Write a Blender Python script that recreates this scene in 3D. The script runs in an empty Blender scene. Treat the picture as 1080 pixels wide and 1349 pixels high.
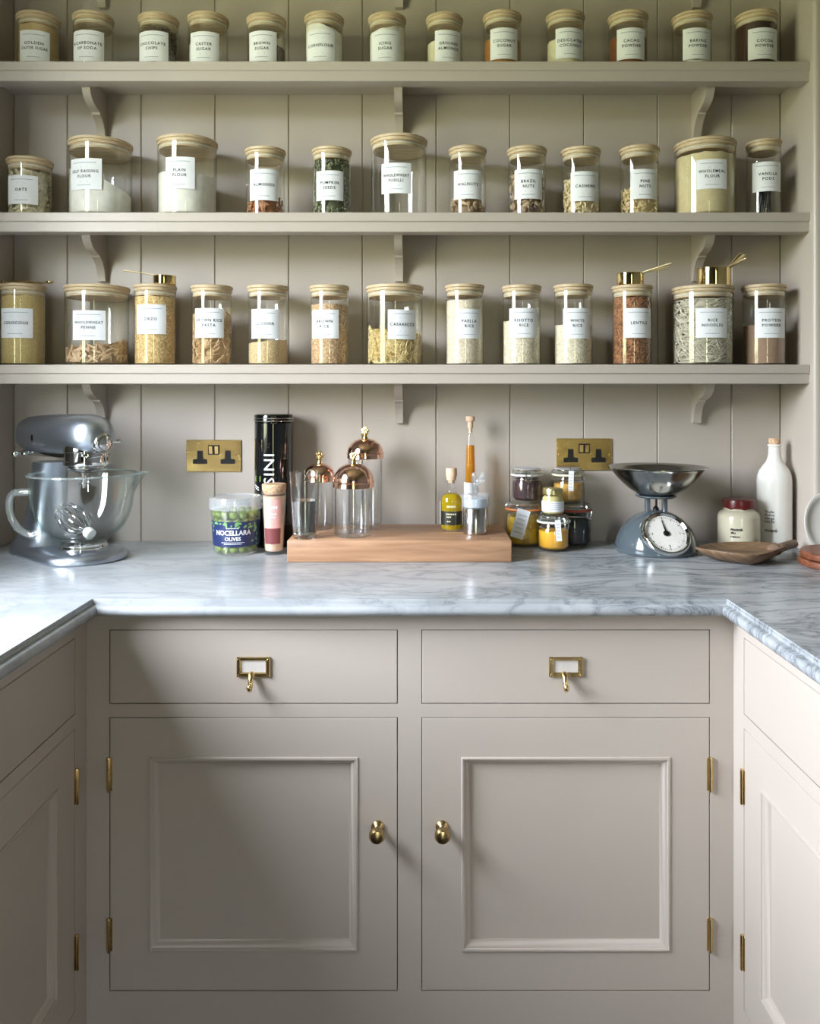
import bpy, bmesh, math, random
from mathutils import Vector, Matrix
random.seed(7)
R = math.radians
PI = math.pi
S = bpy.context.scene
COL = S.collection

# ---------------------------------------------------------------- camera, light, exposure
F = 1070.0; PX, PY = 553.0, 523.0; CD = 2.17; CZ = 1.285
cam_d = bpy.data.cameras.new('camera'); cam = bpy.data.objects.new('camera', cam_d); COL.objects.link(cam)
cam.location = (0, -CD, CZ); cam.rotation_euler = (R(90), 0, 0)
cam_d.sensor_fit = 'VERTICAL'; cam_d.sensor_height = 36.0; cam_d.lens = F / 1349 * 36
cam_d.shift_x = -(PX - 540) / 1349; cam_d.shift_y = (PY - 674.5) / 1349
cam_d.clip_start = 0.02
S.camera = cam
S.view_settings.view_transform = 'Standard'; S.view_settings.look = 'None'
S.view_settings.gamma = 1.0; S.view_settings.exposure = 0.68
S.view_settings.use_curve_mapping = False
try:
    S.cycles.transparent_max_bounces = 32
except Exception: pass

SKY, GARDEN = 32.0, 9.5
w = bpy.data.worlds.new('world'); S.world = w; w.use_nodes = True
_t = w.node_tree; _bg = _t.nodes['Background']
_tc = _t.nodes.new('ShaderNodeTexCoord'); _sp = _t.nodes.new('ShaderNodeSeparateXYZ'); _rm = _t.nodes.new('ShaderNodeValToRGB')
_t.links.new(_tc.outputs['Generated'], _sp.inputs[0]); _t.links.new(_sp.outputs[2], _rm.inputs[0])
# overcast sky over trees and lawn: the same all the way round
_e = _rm.color_ramp.elements
_e[0].position = 0.0; _e[0].color = (0.70 * GARDEN / SKY, 0.74 * GARDEN / SKY, 0.42 * GARDEN / SKY, 1)
_e[1].position = 0.07; _e[1].color = (0.92 * GARDEN / SKY, 0.98 * GARDEN / SKY, 0.56 * GARDEN / SKY, 1)
_x = _e.new(0.16); _x.color = (0.84, 0.90, 1.0, 1)
_t.links.new(_rm.outputs[0], _bg.inputs[0]); _bg.inputs[1].default_value = SKY

def portal(name, loc, aim, sx, sy):
    d = bpy.data.lights.new(name, 'AREA'); d.shape = 'RECTANGLE'; d.size = sx; d.size_y = sy
    d.cycles.is_portal = True
    o = bpy.data.objects.new(name, d); COL.objects.link(o); o.location = loc
    o.rotation_euler = (Vector(aim) - Vector(loc)).to_track_quat('-Z', 'Y').to_euler()
    return o
WY0, WY1, WZ0, WZ1 = -1.80, -0.80, 1.06, 2.50      # left window opening
portal('window_portal', (-1.49, (WY0 + WY1) / 2, (WZ0 + WZ1) / 2), (0, (WY0 + WY1) / 2, (WZ0 + WZ1) / 2), WY1 - WY0, WZ1 - WZ0)
portal('rear_slit_portal', (0.30, -6.11, 1.05), (0.30, 0, 1.05), 0.26, 2.0)  # unseen rear opening, narrowed to a slit to limit fill light

# ---------------------------------------------------------------- helpers
def lin(c):
    return tuple(((v / 255) / 12.92 if v / 255 <= 0.04045 else ((v / 255 + 0.055) / 1.055) ** 2.4) for v in c) + (1.0,)

class NT:
    def __init__(s, name):
        s.m = bpy.data.materials.new(name); s.m.use_nodes = True
        s.t = s.m.node_tree; s.b = s.t.nodes['Principled BSDF']; s.out = s.t.nodes['Material Output']
    def n(s, typ, **kw):
        nd = s.t.nodes.new(typ)
        for k, v in kw.items():
            if k in nd.inputs: nd.inputs[k].default_value = v
            else: setattr(nd, k, v)
        return nd
    def l(s, a, b): s.t.links.new(a, b)
    def coords(s, scale=(1, 1, 1), kind='Object', rot=(0, 0, 0)):
        tc = s.n('ShaderNodeTexCoord'); mp = s.n('ShaderNodeMapping')
        mp.inputs['Scale'].default_value = scale; mp.inputs['Rotation'].default_value = rot
        s.l(tc.outputs[kind], mp.inputs[0]); return mp.outputs[0]
    def ramp(s, fac, stops):
        r = s.n('ShaderNodeValToRGB'); e = r.color_ramp.elements
        while len(e) < len(stops): e.new(0.5)
        for el, (p, c) in zip(e, stops): el.position = p; el.color = c
        s.l(fac, r.inputs[0]); return r.outputs[0]
    def bump(s, h, strength=0.3, dist=0.001):
        b = s.n('ShaderNodeBump', Strength=strength, Distance=dist)
        s.l(h, b.inputs['Height']); s.l(b.outputs[0], s.b.inputs['Normal'])

MATS = {}
def plain(name, rgb, rough=0.5, metal=0.0, spec=0.5, coat=0.0, vary=0.06, scale=30, bump=0.0):
    if name in MATS: return MATS[name]
    t = NT(name); c = lin(rgb)
    nz = t.n('ShaderNodeTexNoise', Scale=scale, Detail=3.0)
    t.l(t.coords(), nz.inputs['Vector'])
    lo = tuple(v * (1 - vary) for v in c[:3]) + (1,); hi = tuple(min(1, v * (1 + vary)) for v in c[:3]) + (1,)
    t.l(t.ramp(nz.outputs[0], [(0.3, lo), (0.7, hi)]), t.b.inputs['Base Color'])
    t.b.inputs['Roughness'].default_value = rough; t.b.inputs['Metallic'].default_value = metal
    t.b.inputs['Specular IOR Level'].default_value = spec; t.b.inputs['Coat Weight'].default_value = coat
    if bump: t.bump(nz.outputs[0], bump, 0.001)
    MATS[name] = t.m; return t.m

def metal_mat(name, rgb, rough=0.2, aniso=(1, 1, 1), bump=0.0, scale=80):
    t = NT(name); c = lin(rgb)
    nz = t.n('ShaderNodeTexNoise', Scale=scale, Detail=2.0)
    t.l(t.coords(aniso), nz.inputs['Vector'])
    t.b.inputs['Base Color'].default_value = c; t.b.inputs['Metallic'].default_value = 1
    r = t.n('ShaderNodeMapRange'); r.inputs['To Min'].default_value = rough * 0.75; r.inputs['To Max'].default_value = rough * 1.3
    t.l(nz.outputs[0], r.inputs[0]); t.l(r.outputs[0], t.b.inputs['Roughness'])
    if bump: t.bump(nz.outputs[0], bump, 0.0005)
    MATS[name] = t.m; return t.m

def glass_mat(name, tint=(0.995, 0.998, 0.995), edge=(0.55, 0.60, 0.55), edge_pow=6.0, rough=0.02, refl=1.0, haze=0.0):
    """thin clear wall: passes light straight on, mirrors by angle on both sides"""
    t = NT(name); t.t.nodes.remove(t.b)
    lw = t.n('ShaderNodeLayerWeight', Blend=0.5)
    def power(p):
        m = t.n('ShaderNodeMath', operation='POWER'); t.l(lw.outputs['Facing'], m.inputs[0]); m.inputs[1].default_value = p; return m.outputs[0]
    mx = t.n('ShaderNodeMix', data_type='RGBA'); mx.inputs[6].default_value = tint + (1,); mx.inputs[7].default_value = edge + (1,)
    t.l(power(edge_pow), mx.inputs[0])
    tr = t.n('ShaderNodeBsdfTransparent'); t.l(mx.outputs[2], tr.inputs[0])
    gl = t.n('ShaderNodeBsdfGlossy', Roughness=rough); gl.inputs[0].default_value = (1, 1, 1, 1)
    fr = t.n('ShaderNodeMapRange'); fr.inputs['To Min'].default_value = 0.038 * refl; fr.inputs['To Max'].default_value = 0.85
    t.l(power(4.5), fr.inputs[0])
    ms = t.n('ShaderNodeMixShader'); t.l(fr.outputs[0], ms.inputs[0]); t.l(tr.outputs[0], ms.inputs[1]); t.l(gl.outputs[0], ms.inputs[2])
    last = ms.outputs[0]
    if haze:
        df = t.n('ShaderNodeBsdfDiffuse'); df.inputs[0].default_value = (0.9, 0.9, 0.9, 1)
        m2 = t.n('ShaderNodeMixShader'); m2.inputs[0].default_value = haze
        t.l(last, m2.inputs[1]); t.l(df.outputs[0], m2.inputs[2]); last = m2.outputs[0]
    t.l(last, t.out.inputs[0]); MATS[name] = t.m; return t.m

def grain_mat(name, a, b, size=260, rough=0.8, bump=0.6, aniso=(1, 1, 1)):
    """loose grains: cell pattern with colour per grain"""
    t = NT(name)
    v = t.n('ShaderNodeTexVoronoi', Scale=size); t.l(t.coords(aniso), v.inputs['Vector'])
    sep = t.n('ShaderNodeSeparateColor'); t.l(v.outputs['Color'], sep.inputs[0])
    t.l(t.ramp(sep.outputs[0], [(0.0, lin(a)), (1.0, lin(b))]), t.b.inputs['Base Color'])
    t.b.inputs['Roughness'].default_value = rough
    inv = t.n('ShaderNodeMath', operation='SUBTRACT'); inv.inputs[0].default_value = 1.0; t.l(v.outputs['Distance'], inv.inputs[1])
    t.bump(inv.outputs[0], bump, 0.003)
    return t.m

def piece_mat(name, cols, rough=0.5):
    """separate pieces in one heap: each island its own tone"""
    t = NT(name); g = t.n('ShaderNodeNewGeometry')
    st = [(i / max(1, len(cols) - 1), lin(c)) for i, c in enumerate(cols)]
    nz = t.n('ShaderNodeTexNoise', Scale=220.0, Detail=2.0); t.l(t.coords(), nz.inputs['Vector'])
    mx = t.n('ShaderNodeMix', data_type='RGBA', blend_type='MULTIPLY'); mx.inputs[0].default_value = 0.4
    t.l(t.ramp(g.outputs['Random Per Island'], st), mx.inputs[6]); t.l(nz.outputs[0], mx.inputs[7])
    gm = t.n('ShaderNodeGamma', Gamma=0.72); t.l(mx.outputs[2], gm.inputs[0]); t.l(gm.outputs[0], t.b.inputs['Base Color'])
    t.b.inputs['Roughness'].default_value = rough
    return t.m

def wood_mat(name, a, b, scale=(4, 60, 60), rough=0.45, dist=3.0):
    t = NT(name)
    nz = t.n('ShaderNodeTexNoise', Scale=1.0, Detail=5.0, Distortion=dist * 0.2); t.l(t.coords(scale), nz.inputs['Vector'])
    t.l(t.ramp(nz.outputs[0], [(0.28, lin(a)), (0.5, tuple((x + y) / 2 for x, y in zip(lin(a), lin(b)))), (0.72, lin(b))]), t.b.inputs['Base Color'])
    t.b.inputs['Roughness'].default_value = rough; t.bump(nz.outputs[0], 0.15, 0.0005)
    MATS[name] = t.m; return t.m

# ---- materials
PAINT = NT('greige_paint')
_n = PAINT.n('ShaderNodeTexNoise', Scale=6.0, Detail=4.0); PAINT.l(PAINT.coords(), _n.inputs['Vector'])
_b = lin((180, 170, 160))
PAINT.l(PAINT.ramp(_n.outputs[0], [(0.3, tuple(v * 0.97 for v in _b[:3]) + (1,)), (0.7, _b)]), PAINT.b.inputs['Base Color'])
PAINT.b.inputs['Roughness'].default_value = 0.38
_n2 = PAINT.n('ShaderNodeTexNoise', Scale=350.0, Detail=2.0); PAINT.l(PAINT.coords((1, 1, .25)), _n2.inputs['Vector'])
PAINT.bump(_n2.outputs[0], 0.05, 0.0004)
PAINT = PAINT.m

MARBLE = NT('marble')
def _marble(t):
    c = t.coords((1.0, 2.3, 1.0), rot=(0, 0, 0.16))
    big = t.n('ShaderNodeTexNoise', Scale=2.2, Detail=6.0, Distortion=1.2); t.l(c, big.inputs['Vector'])
    vn = t.n('ShaderNodeTexNoise', Scale=3.4, Detail=9.0, Roughness=0.60, Distortion=1.8); t.l(c, vn.inputs['Vector'])
    sub = t.n('ShaderNodeMath', operation='SUBTRACT'); t.l(vn.outputs[0], sub.inputs[0]); sub.inputs[1].default_value = 0.5
    ab = t.n('ShaderNodeMath', operation='ABSOLUTE'); t.l(sub.outputs[0], ab.inputs[0])
    veins = t.ramp(ab.outputs[0], [(0.0, (0.36, 0.38, 0.40, 1)), (0.012, (0.68, 0.70, 0.72, 1)), (0.07, (1, 1, 1, 1))])
    base = t.ramp(big.outputs[0], [(0.3, (0.29, 0.31, 0.325, 1)), (0.5, (0.37, 0.39, 0.405, 1)), (0.7, (0.44, 0.455, 0.465, 1))])
    # where the stone is more heavily veined (a slow change over the slab)
    sp = t.n('ShaderNodeSeparateXYZ'); t.l(t.coords(), sp.inputs[0])
    mr = t.n('ShaderNodeMapRange'); mr.inputs['From Min'].default_value = -0.35; mr.inputs['From Max'].default_value = 0.6
    mr.inputs['To Min'].default_value = 0.28; mr.inputs['To Max'].default_value = 1.0; t.l(sp.outputs[0], mr.inputs[0])
    mx = t.n('ShaderNodeMix', data_type='RGBA', blend_type='MULTIPLY'); t.l(mr.outputs[0], mx.inputs[0])
    t.l(base, mx.inputs[6]); t.l(veins, mx.inputs[7]); t.l(mx.outputs[2], t.b.inputs['Base Color'])
    t.b.inputs['Roughness'].default_value = 0.25; t.b.inputs['Specular IOR Level'].default_value = 0.25
_marble(MARBLE); MARBLE = MARBLE.m

BRASS = metal_mat('brass', (214, 188, 134), 0.22)
BRASS_OLD = metal_mat('aged_brass', (176, 152, 108), 0.28)
GOLD = metal_mat('polished_gold', (230, 206, 150), 0.09)
SATIN = metal_mat('satin_brass', (240, 224, 184), 0.42)
COPPER = metal_mat('copper', (240, 196, 174), 0.13)
CHROME = metal_mat('chrome', (225, 226, 226), 0.05)
STEEL = metal_mat('brushed_steel', (190, 188, 186), 0.2, (1, 1, 14))
SPUN = metal_mat('spun_steel', (176, 176, 172), 0.17, (1, 1, 10))
MIXERM = plain('pewter_enamel', (182, 190, 202), 0.36, 1.0, vary=0.02, scale=3, coat=0.25)
GLASS = glass_mat('clear_glass')
BOWLGLASS = glass_mat('bowl_glass', (0.985, 0.995, 0.99), (0.40, 0.60, 0.58), 5.0, 0.02, 1.5)
THICK = glass_mat('thick_glass', (0.90, 0.96, 0.95), (0.45, 0.62, 0.60), 2.0, 0.04, 3.5, 0.10)
CRYSTAL = glass_mat('crystal_glass', (0.985, 0.988, 0.99), (0.45, 0.48, 0.52), 4.5, 0.02, 1.3)
PLASTIC = glass_mat('clear_plastic', (0.98, 0.99, 0.99), (0.75, 0.8, 0.8), 4.0, 0.08, 1.5, 0.02)
FROST = glass_mat('frosted_plastic', (0.92, 0.95, 0.97), (0.65, 0.7, 0.76), 3.0, 0.12, 2.0, 0.16)
BAMBOO = wood_mat('bamboo', (172, 150, 118), (212, 192, 160), (14, 90, 400), 0.5)
BOARDW = wood_mat('oak_board', (142, 104, 76), (186, 146, 112), (5, 55, 55), 0.42)
WALNUTW = wood_mat('old_walnut', (78, 58, 42), (146, 116, 86), (14, 60, 60), 0.5)
ACACIA = wood_mat('acacia', (92, 52, 36), (142, 86, 58), (8, 60, 120), 0.4)
CORK = grain_mat('cork', (176, 138, 104), (220, 186, 152), 320, 0.8, 0.3)
PAPER = plain('label_paper', (228, 230, 234), 0.8, spec=0.1, vary=0.02)
INK = plain('ink', (44, 46, 54), 0.9, spec=0.0)
INK2 = plain('pale_ink', (140, 148, 166), 0.9, spec=0.0)
WHITE_INK = plain('white_ink', (236, 238, 242), 0.5)
BLACK = plain('black_plastic', (18, 18, 20), 0.3)
BLACKTIN = plain('black_tin', (10, 11, 14), 0.12, coat=0.6)
CERAMIC = plain('white_glaze', (232, 230, 224), 0.12, coat=0.5, vary=0.02)
STONEW = plain('stoneware_glaze', (196, 190, 166), 0.16, coat=0.5, vary=0.06, scale=14)
BLUEGREY = plain('blue_grey_enamel', (78, 88, 94), 0.14, coat=0.6, vary=0.03)
RUBBER = plain('orange_rubber', (214, 128, 62), 0.5)
REDRUB = plain('red_rubber', (150, 52, 32), 0.5)

class B:
    """collects shapes, builds ONE mesh object"""
    def __init__(s): s.bm = bmesh.new()
    def add(s, verts, faces, mtx=None):
        vs = [s.bm.verts.new((mtx @ Vector(v)) if mtx else v) for v in verts]
        for f in faces:
            try: s.bm.faces.new([vs[i] for i in f])
            except ValueError: pass
        return s
    def box(s, x0, x1, y0, y1, z0, z1, bev=0.0, mtx=None, seg=1):
        t = bmesh.new(); bmesh.ops.create_cube(t, size=1)
        for v in t.verts: v.co = Vector(((x0 + x1) / 2 + v.co.x * (x1 - x0), (y0 + y1) / 2 + v.co.y * (y1 - y0), (z0 + z1) / 2 + v.co.z * (z1 - z0)))
        if bev: bmesh.ops.bevel(t, geom=t.edges[:], offset=bev, segments=seg, affect='EDGES', profile=0.5)
        t.verts.index_update()
        s.add([v.co[:] for v in t.verts], [[v.index for v in f.verts] for f in t.faces], mtx); t.free(); return s
    def lathe(s, prof, seg=40, mtx=None, warp=None, cap0=True, cap1=True, a0=0.0, a1=2 * PI):
        """prof: (r, z) list"""
        full = abs(a1 - a0 - 2 * PI) < 1e-6; n = seg if full else seg + 1
        V = []; idx = []
        for r, z in prof:
            if r < 1e-6: idx.append([len(V)]); V.append((0, 0, z)); continue
            row = []
            for i in range(n):
                a = a0 + (a1 - a0) * i / seg; p = (r * math.cos(a), r * math.sin(a), z)
                if warp: p = warp(p, a)
                row.append(len(V)); V.append(p)
            idx.append(row)
        Fc = []
        for A, C in zip(idx, idx[1:]):
            m = n if full else n - 1
            for i in range(m):
                j = (i + 1) % n
                if len(A) == 1 and len(C) == 1: continue
                if len(A) == 1: Fc.append([A[0], C[j], C[i]])
                elif len(C) == 1: Fc.append([A[i], A[j], C[0]])
                else: Fc.append([A[i], A[j], C[j], C[i]])
        if cap0 and len(idx[0]) > 1 and full: Fc.append(idx[0][::-1])
        if cap1 and len(idx[-1]) > 1 and full: Fc.append(idx[-1])
        return s.add(V, Fc, mtx)
    def tube(s, pts, r, seg=8, closed=False, mtx=None, flat=1.0):
        pts = [Vector(p) for p in pts]; n = len(pts); V = []; Fc = []; prev = None
        for i, p in enumerate(pts):
            if closed: d = pts[(i + 1) % n] - pts[i - 1]
            else: d = pts[min(i + 1, n - 1)] - pts[max(i - 1, 0)]
            if d.length < 1e-9: d = Vector((0, 0, 1))
            d.normalize()
            if prev is None:
                u = d.orthogonal().normalized()
                if abs(d.z) < 0.9: u = d.cross(Vector((0, 0, 1))).normalized()
            else:
                u = prev - d * prev.dot(d)
                u = u.normalized() if u.length > 1e-6 else d.orthogonal().normalized()
            prev = u; v = d.cross(u); rr = r[i] if isinstance(r, (list, tuple)) else r
            for k in range(seg):
                a = 2 * PI * k / seg; V.append((p + u * math.cos(a) * rr + v * math.sin(a) * rr * flat)[:])
        m = n if closed else n - 1
        for i in range(m):
            for k in range(seg):
                a, b = i * seg + k, i * seg + (k + 1) % seg; c = ((i + 1) % n) * seg
                Fc.append([a, b, c + (k + 1) % seg, c + k])
        if not closed: Fc += [list(range(seg))[::-1], [(n - 1) * seg + k for k in range(seg)]]
        return s.add(V, Fc, mtx)
    def prism(s, poly, h0, h1, mtx=None):
        n = len(poly); V = [(x, y, h0) for x, y in poly] + [(x, y, h1) for x, y in poly]
        return s.add(V, [list(range(n))[::-1], list(range(n, 2 * n))] + [[i, (i + 1) % n, n + (i + 1) % n, n + i] for i in range(n)], mtx)
    def loft(s, rings, mtx=None, cap=True, closed=True):
        n = len(rings[0]); V = [p for r in rings for p in r]; Fc = []
        for k in range(len(rings) - 1):
            for i in range(n if closed else n - 1):
                j = (i + 1) % n; Fc.append([k * n + i, k * n + j, (k + 1) * n + j, (k + 1) * n + i])
        if cap: Fc += [list(range(n))[::-1], [(len(rings) - 1) * n + i for i in range(n)]]
        return s.add(V, Fc, mtx)
    def ball(s, c, r, seg=14, mtx=None):
        rx, ry, rz = (r, r, r) if not isinstance(r, (tuple, list)) else r
        prof = [(math.sin(PI * i / (seg // 2)), -math.cos(PI * i / (seg // 2))) for i in range(seg // 2 + 1)]
        prof = [(a if 0 < i < len(prof) - 1 else 0, z) for i, (a, z) in enumerate(prof)]
        M = Matrix.Translation(c) @ Matrix.Diagonal((rx, ry, rz, 1))
        return s.lathe(prof, seg, (mtx @ M) if mtx else M)
    def build(s, name, mat, parent=None, angle=35, recalc=True):
        if recalc: bmesh.ops.recalc_face_normals(s.bm, faces=s.bm.faces[:])
        me = bpy.data.meshes.new(name); s.bm.to_mesh(me); s.bm.free()
        for p in me.polygons: p.use_smooth = True
        me.set_sharp_from_angle(angle=R(angle))
        me.materials.append(mat); o = bpy.data.objects.new(name, me); COL.objects.link(o)
        if parent: o.parent = parent
        return o

def tag(o, label=None, cat=None, group=None, kind=None):
    if label: o['label'] = label
    if cat: o['category'] = cat
    if group: o['group'] = group
    if kind: o['kind'] = kind
    return o
def thing(name, label, cat, loc=(0, 0, 0), rz=0, group=None):
    o = bpy.data.objects.new(name, None); COL.objects.link(o); o.empty_display_size = 0.05
    o.location = loc; o.rotation_euler = (0, 0, rz); return tag(o, label, cat, group)
def WX(px, D): return (px - PX) * D / F
def WZ(py, D): return CZ - (py - PY) * D / F
def onz(py, z): return (CZ - z) * F / (py - PY)
def camang(X, Y): return math.atan2(-X, CD + Y)     # angle from -Y towards +X that faces the viewer
def cyl(r, a, z): return (r * math.sin(a), -r * math.cos(a), z)

def patch(a1, a2, z1, z2, rf, th=0.0006, nx=16, nz=2):
    b = B(); rings = []
    for k in range(nz + 1):
        z = z1 + (z2 - z1) * k / nz
        ring = [cyl(rf(z) + th, a1 + (a2 - a1) * i / nx, z) for i in range(nx + 1)] + \
               [cyl(rf(z), a1 + (a2 - a1) * i / nx, z) for i in range(nx, -1, -1)]
        rings.append(ring)
    b.loft(rings); return b

_tc = {}
def text2d(txt, size, space=1.15, bold=0.0, shear=0.0, fine=False):
    key = (txt, space, bold, shear, fine)
    if key not in _tc:
        c = bpy.data.curves.new('t', 'FONT'); c.body = txt; c.size = 1.0; c.align_x = 'CENTER'; c.space_character = space
        c.resolution_u = 2; c.offset = bold; c.shear = shear
        o = bpy.data.objects.new('t', c); COL.objects.link(o)
        bpy.context.view_layer.update()
        me = o.evaluated_get(bpy.context.evaluated_depsgraph_get()).to_mesh()
        tb = bmesh.new(); tb.from_mesh(me); bmesh.ops.triangulate(tb, faces=tb.faces[:])
        for _ in range(3 if fine else 0):
            lg = [e for e in tb.edges if e.calc_length() > 0.16]
            if not lg: break
            bmesh.ops.subdivide_edges(tb, edges=lg, cuts=1); bmesh.ops.triangulate(tb, faces=tb.faces[:])
        tb.verts.index_update()
        _tc[key] = ([(v.co.x, v.co.y) for v in tb.verts], [[v.index for v in p.verts] for p in tb.faces]); tb.free()
        o.evaluated_get(bpy.context.evaluated_depsgraph_get()).to_mesh_clear()
        bpy.data.objects.remove(o); bpy.data.curves.remove(c)
    V, Fc = _tc[key]
    return [(x * size, y * size) for x, y in V], Fc
def put_text(b, txt, size, fn, space=1.15, bold=0.0, maxw=None, cx=0, cy=0, shear=0.0):
    V, Fc = text2d(txt, size, space, bold, shear, size > .012)
    if maxw and V:
        wd = max(x for x, y in V) - min(x for x, y in V)
        if wd > maxw: V = [(x * maxw / wd, y) for x, y in V]
    b.add([fn(x + cx, y + cy) for x, y in V], Fc)
def put_bar(b, cx, cy, w_, h_, fn, n=1):
    for i in range(n):
        x0 = cx - w_ / 2 + w_ * i / n; x1 = x0 + w_ / n * (0.72 if n > 1 else 1)
        b.add([fn(x0, cy - h_ / 2), fn(x1, cy - h_ / 2), fn(x1, cy + h_ / 2), fn(x0, cy + h_ / 2)], [[0, 1, 2, 3]])

# ---------------------------------------------------------------- room shell
XL, XR = -1.25, 1.20          # side walls
NL, NR = -1.085, 0.963        # sides of the shelf niche
TOPZ = 2.75; BACK = -6.0
def struct(name, b, m=PAINT, parent=None, kind='structure'):
    o = b.build(name, m, parent)
    if not parent: o['kind'] = kind
    return o
FLOORM = wood_mat('floor_boards', (44, 36, 30), (62, 50, 40), (3, 30, 30), 0.4)
struct('floor', B().box(XL - .1, XR + .1, BACK, 0.1, -0.1, 0), FLOORM)
struct('ceiling', B().box(XL - .1, XR + .1, BACK, 0.1, TOPZ, TOPZ + .1), plain('ceiling_paint', (168, 164, 156), 0.8))
wb = struct('wall_back', B().box(NL - .2, NR + .3, 0.004, 0.1, 0, TOPZ))
# vertical tongue-and-groove boards
gx = [(88.6 + 97.2 * i - PX) / (F / CD) for i in range(-1, 11)]
xs = [NL] + [x for x in gx if NL + 0.02 < x < NR - 0.02] + [NR]
for x0, x1 in zip(xs, xs[1:]):
    B().add([], []).box(x0 + .0009, x1 - .0009, 0.0, 0.012, 0.86, TOPZ, 0.0016).build('plank', PAINT, wb)
ROOM = plain('low_bounce_paint', (84, 82, 78), 0.8)  # unseen walls, coloured dark to cut the light they bounce back
struct('wall_right', B().box(XR, XR + .1, BACK, 0.1, 0, TOPZ), ROOM)
wl = B()
wl.box(XL - .25, XL, BACK, WY0, 0, TOPZ); wl.box(XL - .25, XL, WY1, 0.1, 0, TOPZ)
wl.box(XL - .25, XL, WY0, WY1, 0, WZ0); wl.box(XL - .25, XL, WY0, WY1, WZ1, TOPZ)
struct('wall_left', wl, ROOM)
wf = B()
for a, c in ((WY0, WY0 + .05), (WY1 - .05, WY1), ((WY0 + WY1) / 2 - .02, (WY0 + WY1) / 2 + .02)): wf.box(XL - .23, XL - .19, a, c, WZ0, WZ1, 0.003)
for a, c in ((WZ0, WZ0 + .05), (WZ1 - .05, WZ1)): wf.box(XL - .228, XL - .192, WY0, WY1, a, c, 0.003)
struct('window_1', wf, plain('window_white', (228, 226, 220), 0.4))
struct('wall_rear', B().box(XL - .1, 0.17, BACK - .1, BACK, 0, TOPZ).box(0.43, XR + .1, BACK - .1, BACK, 0, TOPZ).box(0.17, 0.43, BACK - .1, BACK, 2.05, TOPZ), ROOM)
PD = 1.985 - CD
def upright(x0, x1, inner):
    r = .012; pl = []
    if inner == 'l':
        pl = [(x0, 0.0), (x0, PD + r)] + [(x0 + r - r * math.cos(a), PD + r - r * math.sin(a)) for a in (R(22), R(45), R(68))] + [(x0 + r, PD), (x1, PD), (x1, 0.0)]
    else:
        pl = [(x1, 0.0), (x1, PD + r)] + [(x1 - r + r * math.cos(a), PD + r - r * math.sin(a)) for a in (R(22), R(45), R(68))] + [(x1 - r, PD), (x0, PD), (x0, 0.0)]
    return B().prism(pl, 0.9, TOPZ)
struct('trim_1', upright(NR, XR, 'l')); struct('trim_2', upright(XL, NL, 'r'))

# ---------------------------------------------------------------- cabinets
ZF = .868
def rect_loft(b, u0, u1, z0, z1, steps, cap=True):
    rings = [[(u0 + i, y, z0 + i), (u1 - i, y, z0 + i), (u1 - i, y, z1 - i), (u0 + i, y, z1 - i)] for i, y in steps]
    n = 4; V = [p for r in rings for p in r]; Fc = []
    for k in range(len(rings) - 1):
        for i in range(4):
            j = (i + 1) % 4; Fc.append([k * n + i, k * n + j, (k + 1) * n + j, (k + 1) * n + i])
    if cap: Fc.append([(len(rings) - 1) * n + i for i in range(4)])
    b.add(V, Fc)
G = .0015
def knob(parent, u, z):
    M = Matrix.Translation((u, 0, z)) @ Matrix.Rotation(R(90), 4, 'X')
    b = B(); b.lathe([(0, 0), (.0125, 0), (.0125, .003), (.009, .006), (.0058, .010), (.0055, .018), (.0075, .022), (.0128, .025), (.0152, .030), (.0150, .036), (.0115, .0415), (.006, .0435), (0, .044)], 28, M)
    return b.build('knob', BRASS_OLD, parent)
def hinge(parent, u, z):
    b = B(); b.lathe([(0, -.033), (.003, -.033), (.0036, -.031), (.0036, -.0112), (.0030, -.011), (.0036, -.0108), (.0036, .0108), (.0030, .011), (.0036, .0112), (.0036, .031), (.003, .033), (0, .033)], 12, Matrix.Translation((u, -.0035, z)))
    b.box(u - .006, u + .006, -.0012, .002, z - .032, z + .032, .0004)
    return b.build('hinge', BRASS, parent)
def card_pull(parent, u, z):
    b = B()
    b.box(u - .0325, u + .0325, -.0012, .0, z - .019, z + .019, .0004)
    for a, c in ((-.0325, -.0245), (.0245, .0325)): b.box(u + a, u + c, -.005, 0, z - .019, z + .019, .0012)
    for a, c in ((-.019, -.011), (.0125, .019)): b.box(u - .0325, u + .0325, -.0046, 0, z + a, z + c, .0012)
    for sx in (-1, 1):
        for sz in (-.0145, .0155): b.ball((u + sx * .0285, -.0055, z + sz), .0016, 8)
    pull = b.build('label_frame', BRASS, parent)
    c = B(); c.box(u - .0235, u + .0235, -.002, -.0012, z - .0105, z + .012); o = c.build('card', plain('card', (196, 190, 184), .7), pull)
    pts = [(u - .003, -.003, z - .014), (u - .003, -.009, z - .016), (u - .003, -.014, z - .021), (u - .003, -.0155, z - .028), (u - .003, -.018, z - .034), (u - .003, -.024, z - .036), (u - .003, -.028, z - .032)]
    d = B(); d.tube(pts, [.007, .0062, .0052, .0048, .0048, .0052, .0045], 12); d.ball((u - .003, -.028, z - .0315), .0055, 10)
    d.build('hook', BRASS, pull)
def drawer(parent, u0, u1, z0, z1):
    b = B(); rect_loft(b, u0 + G, u1 - G, z0 + G, z1 - G, [(0, .02), (0, .0008), (.0008, 0)]); b.add([(u0 + G, .02, z0 + G), (u1 - G, .02, z0 + G), (u1 - G, .02, z1 - G), (u0 + G, .02, z1 - G)], [[0, 1, 2, 3]])
    o = b.build('drawer', PAINT, parent); return o
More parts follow.
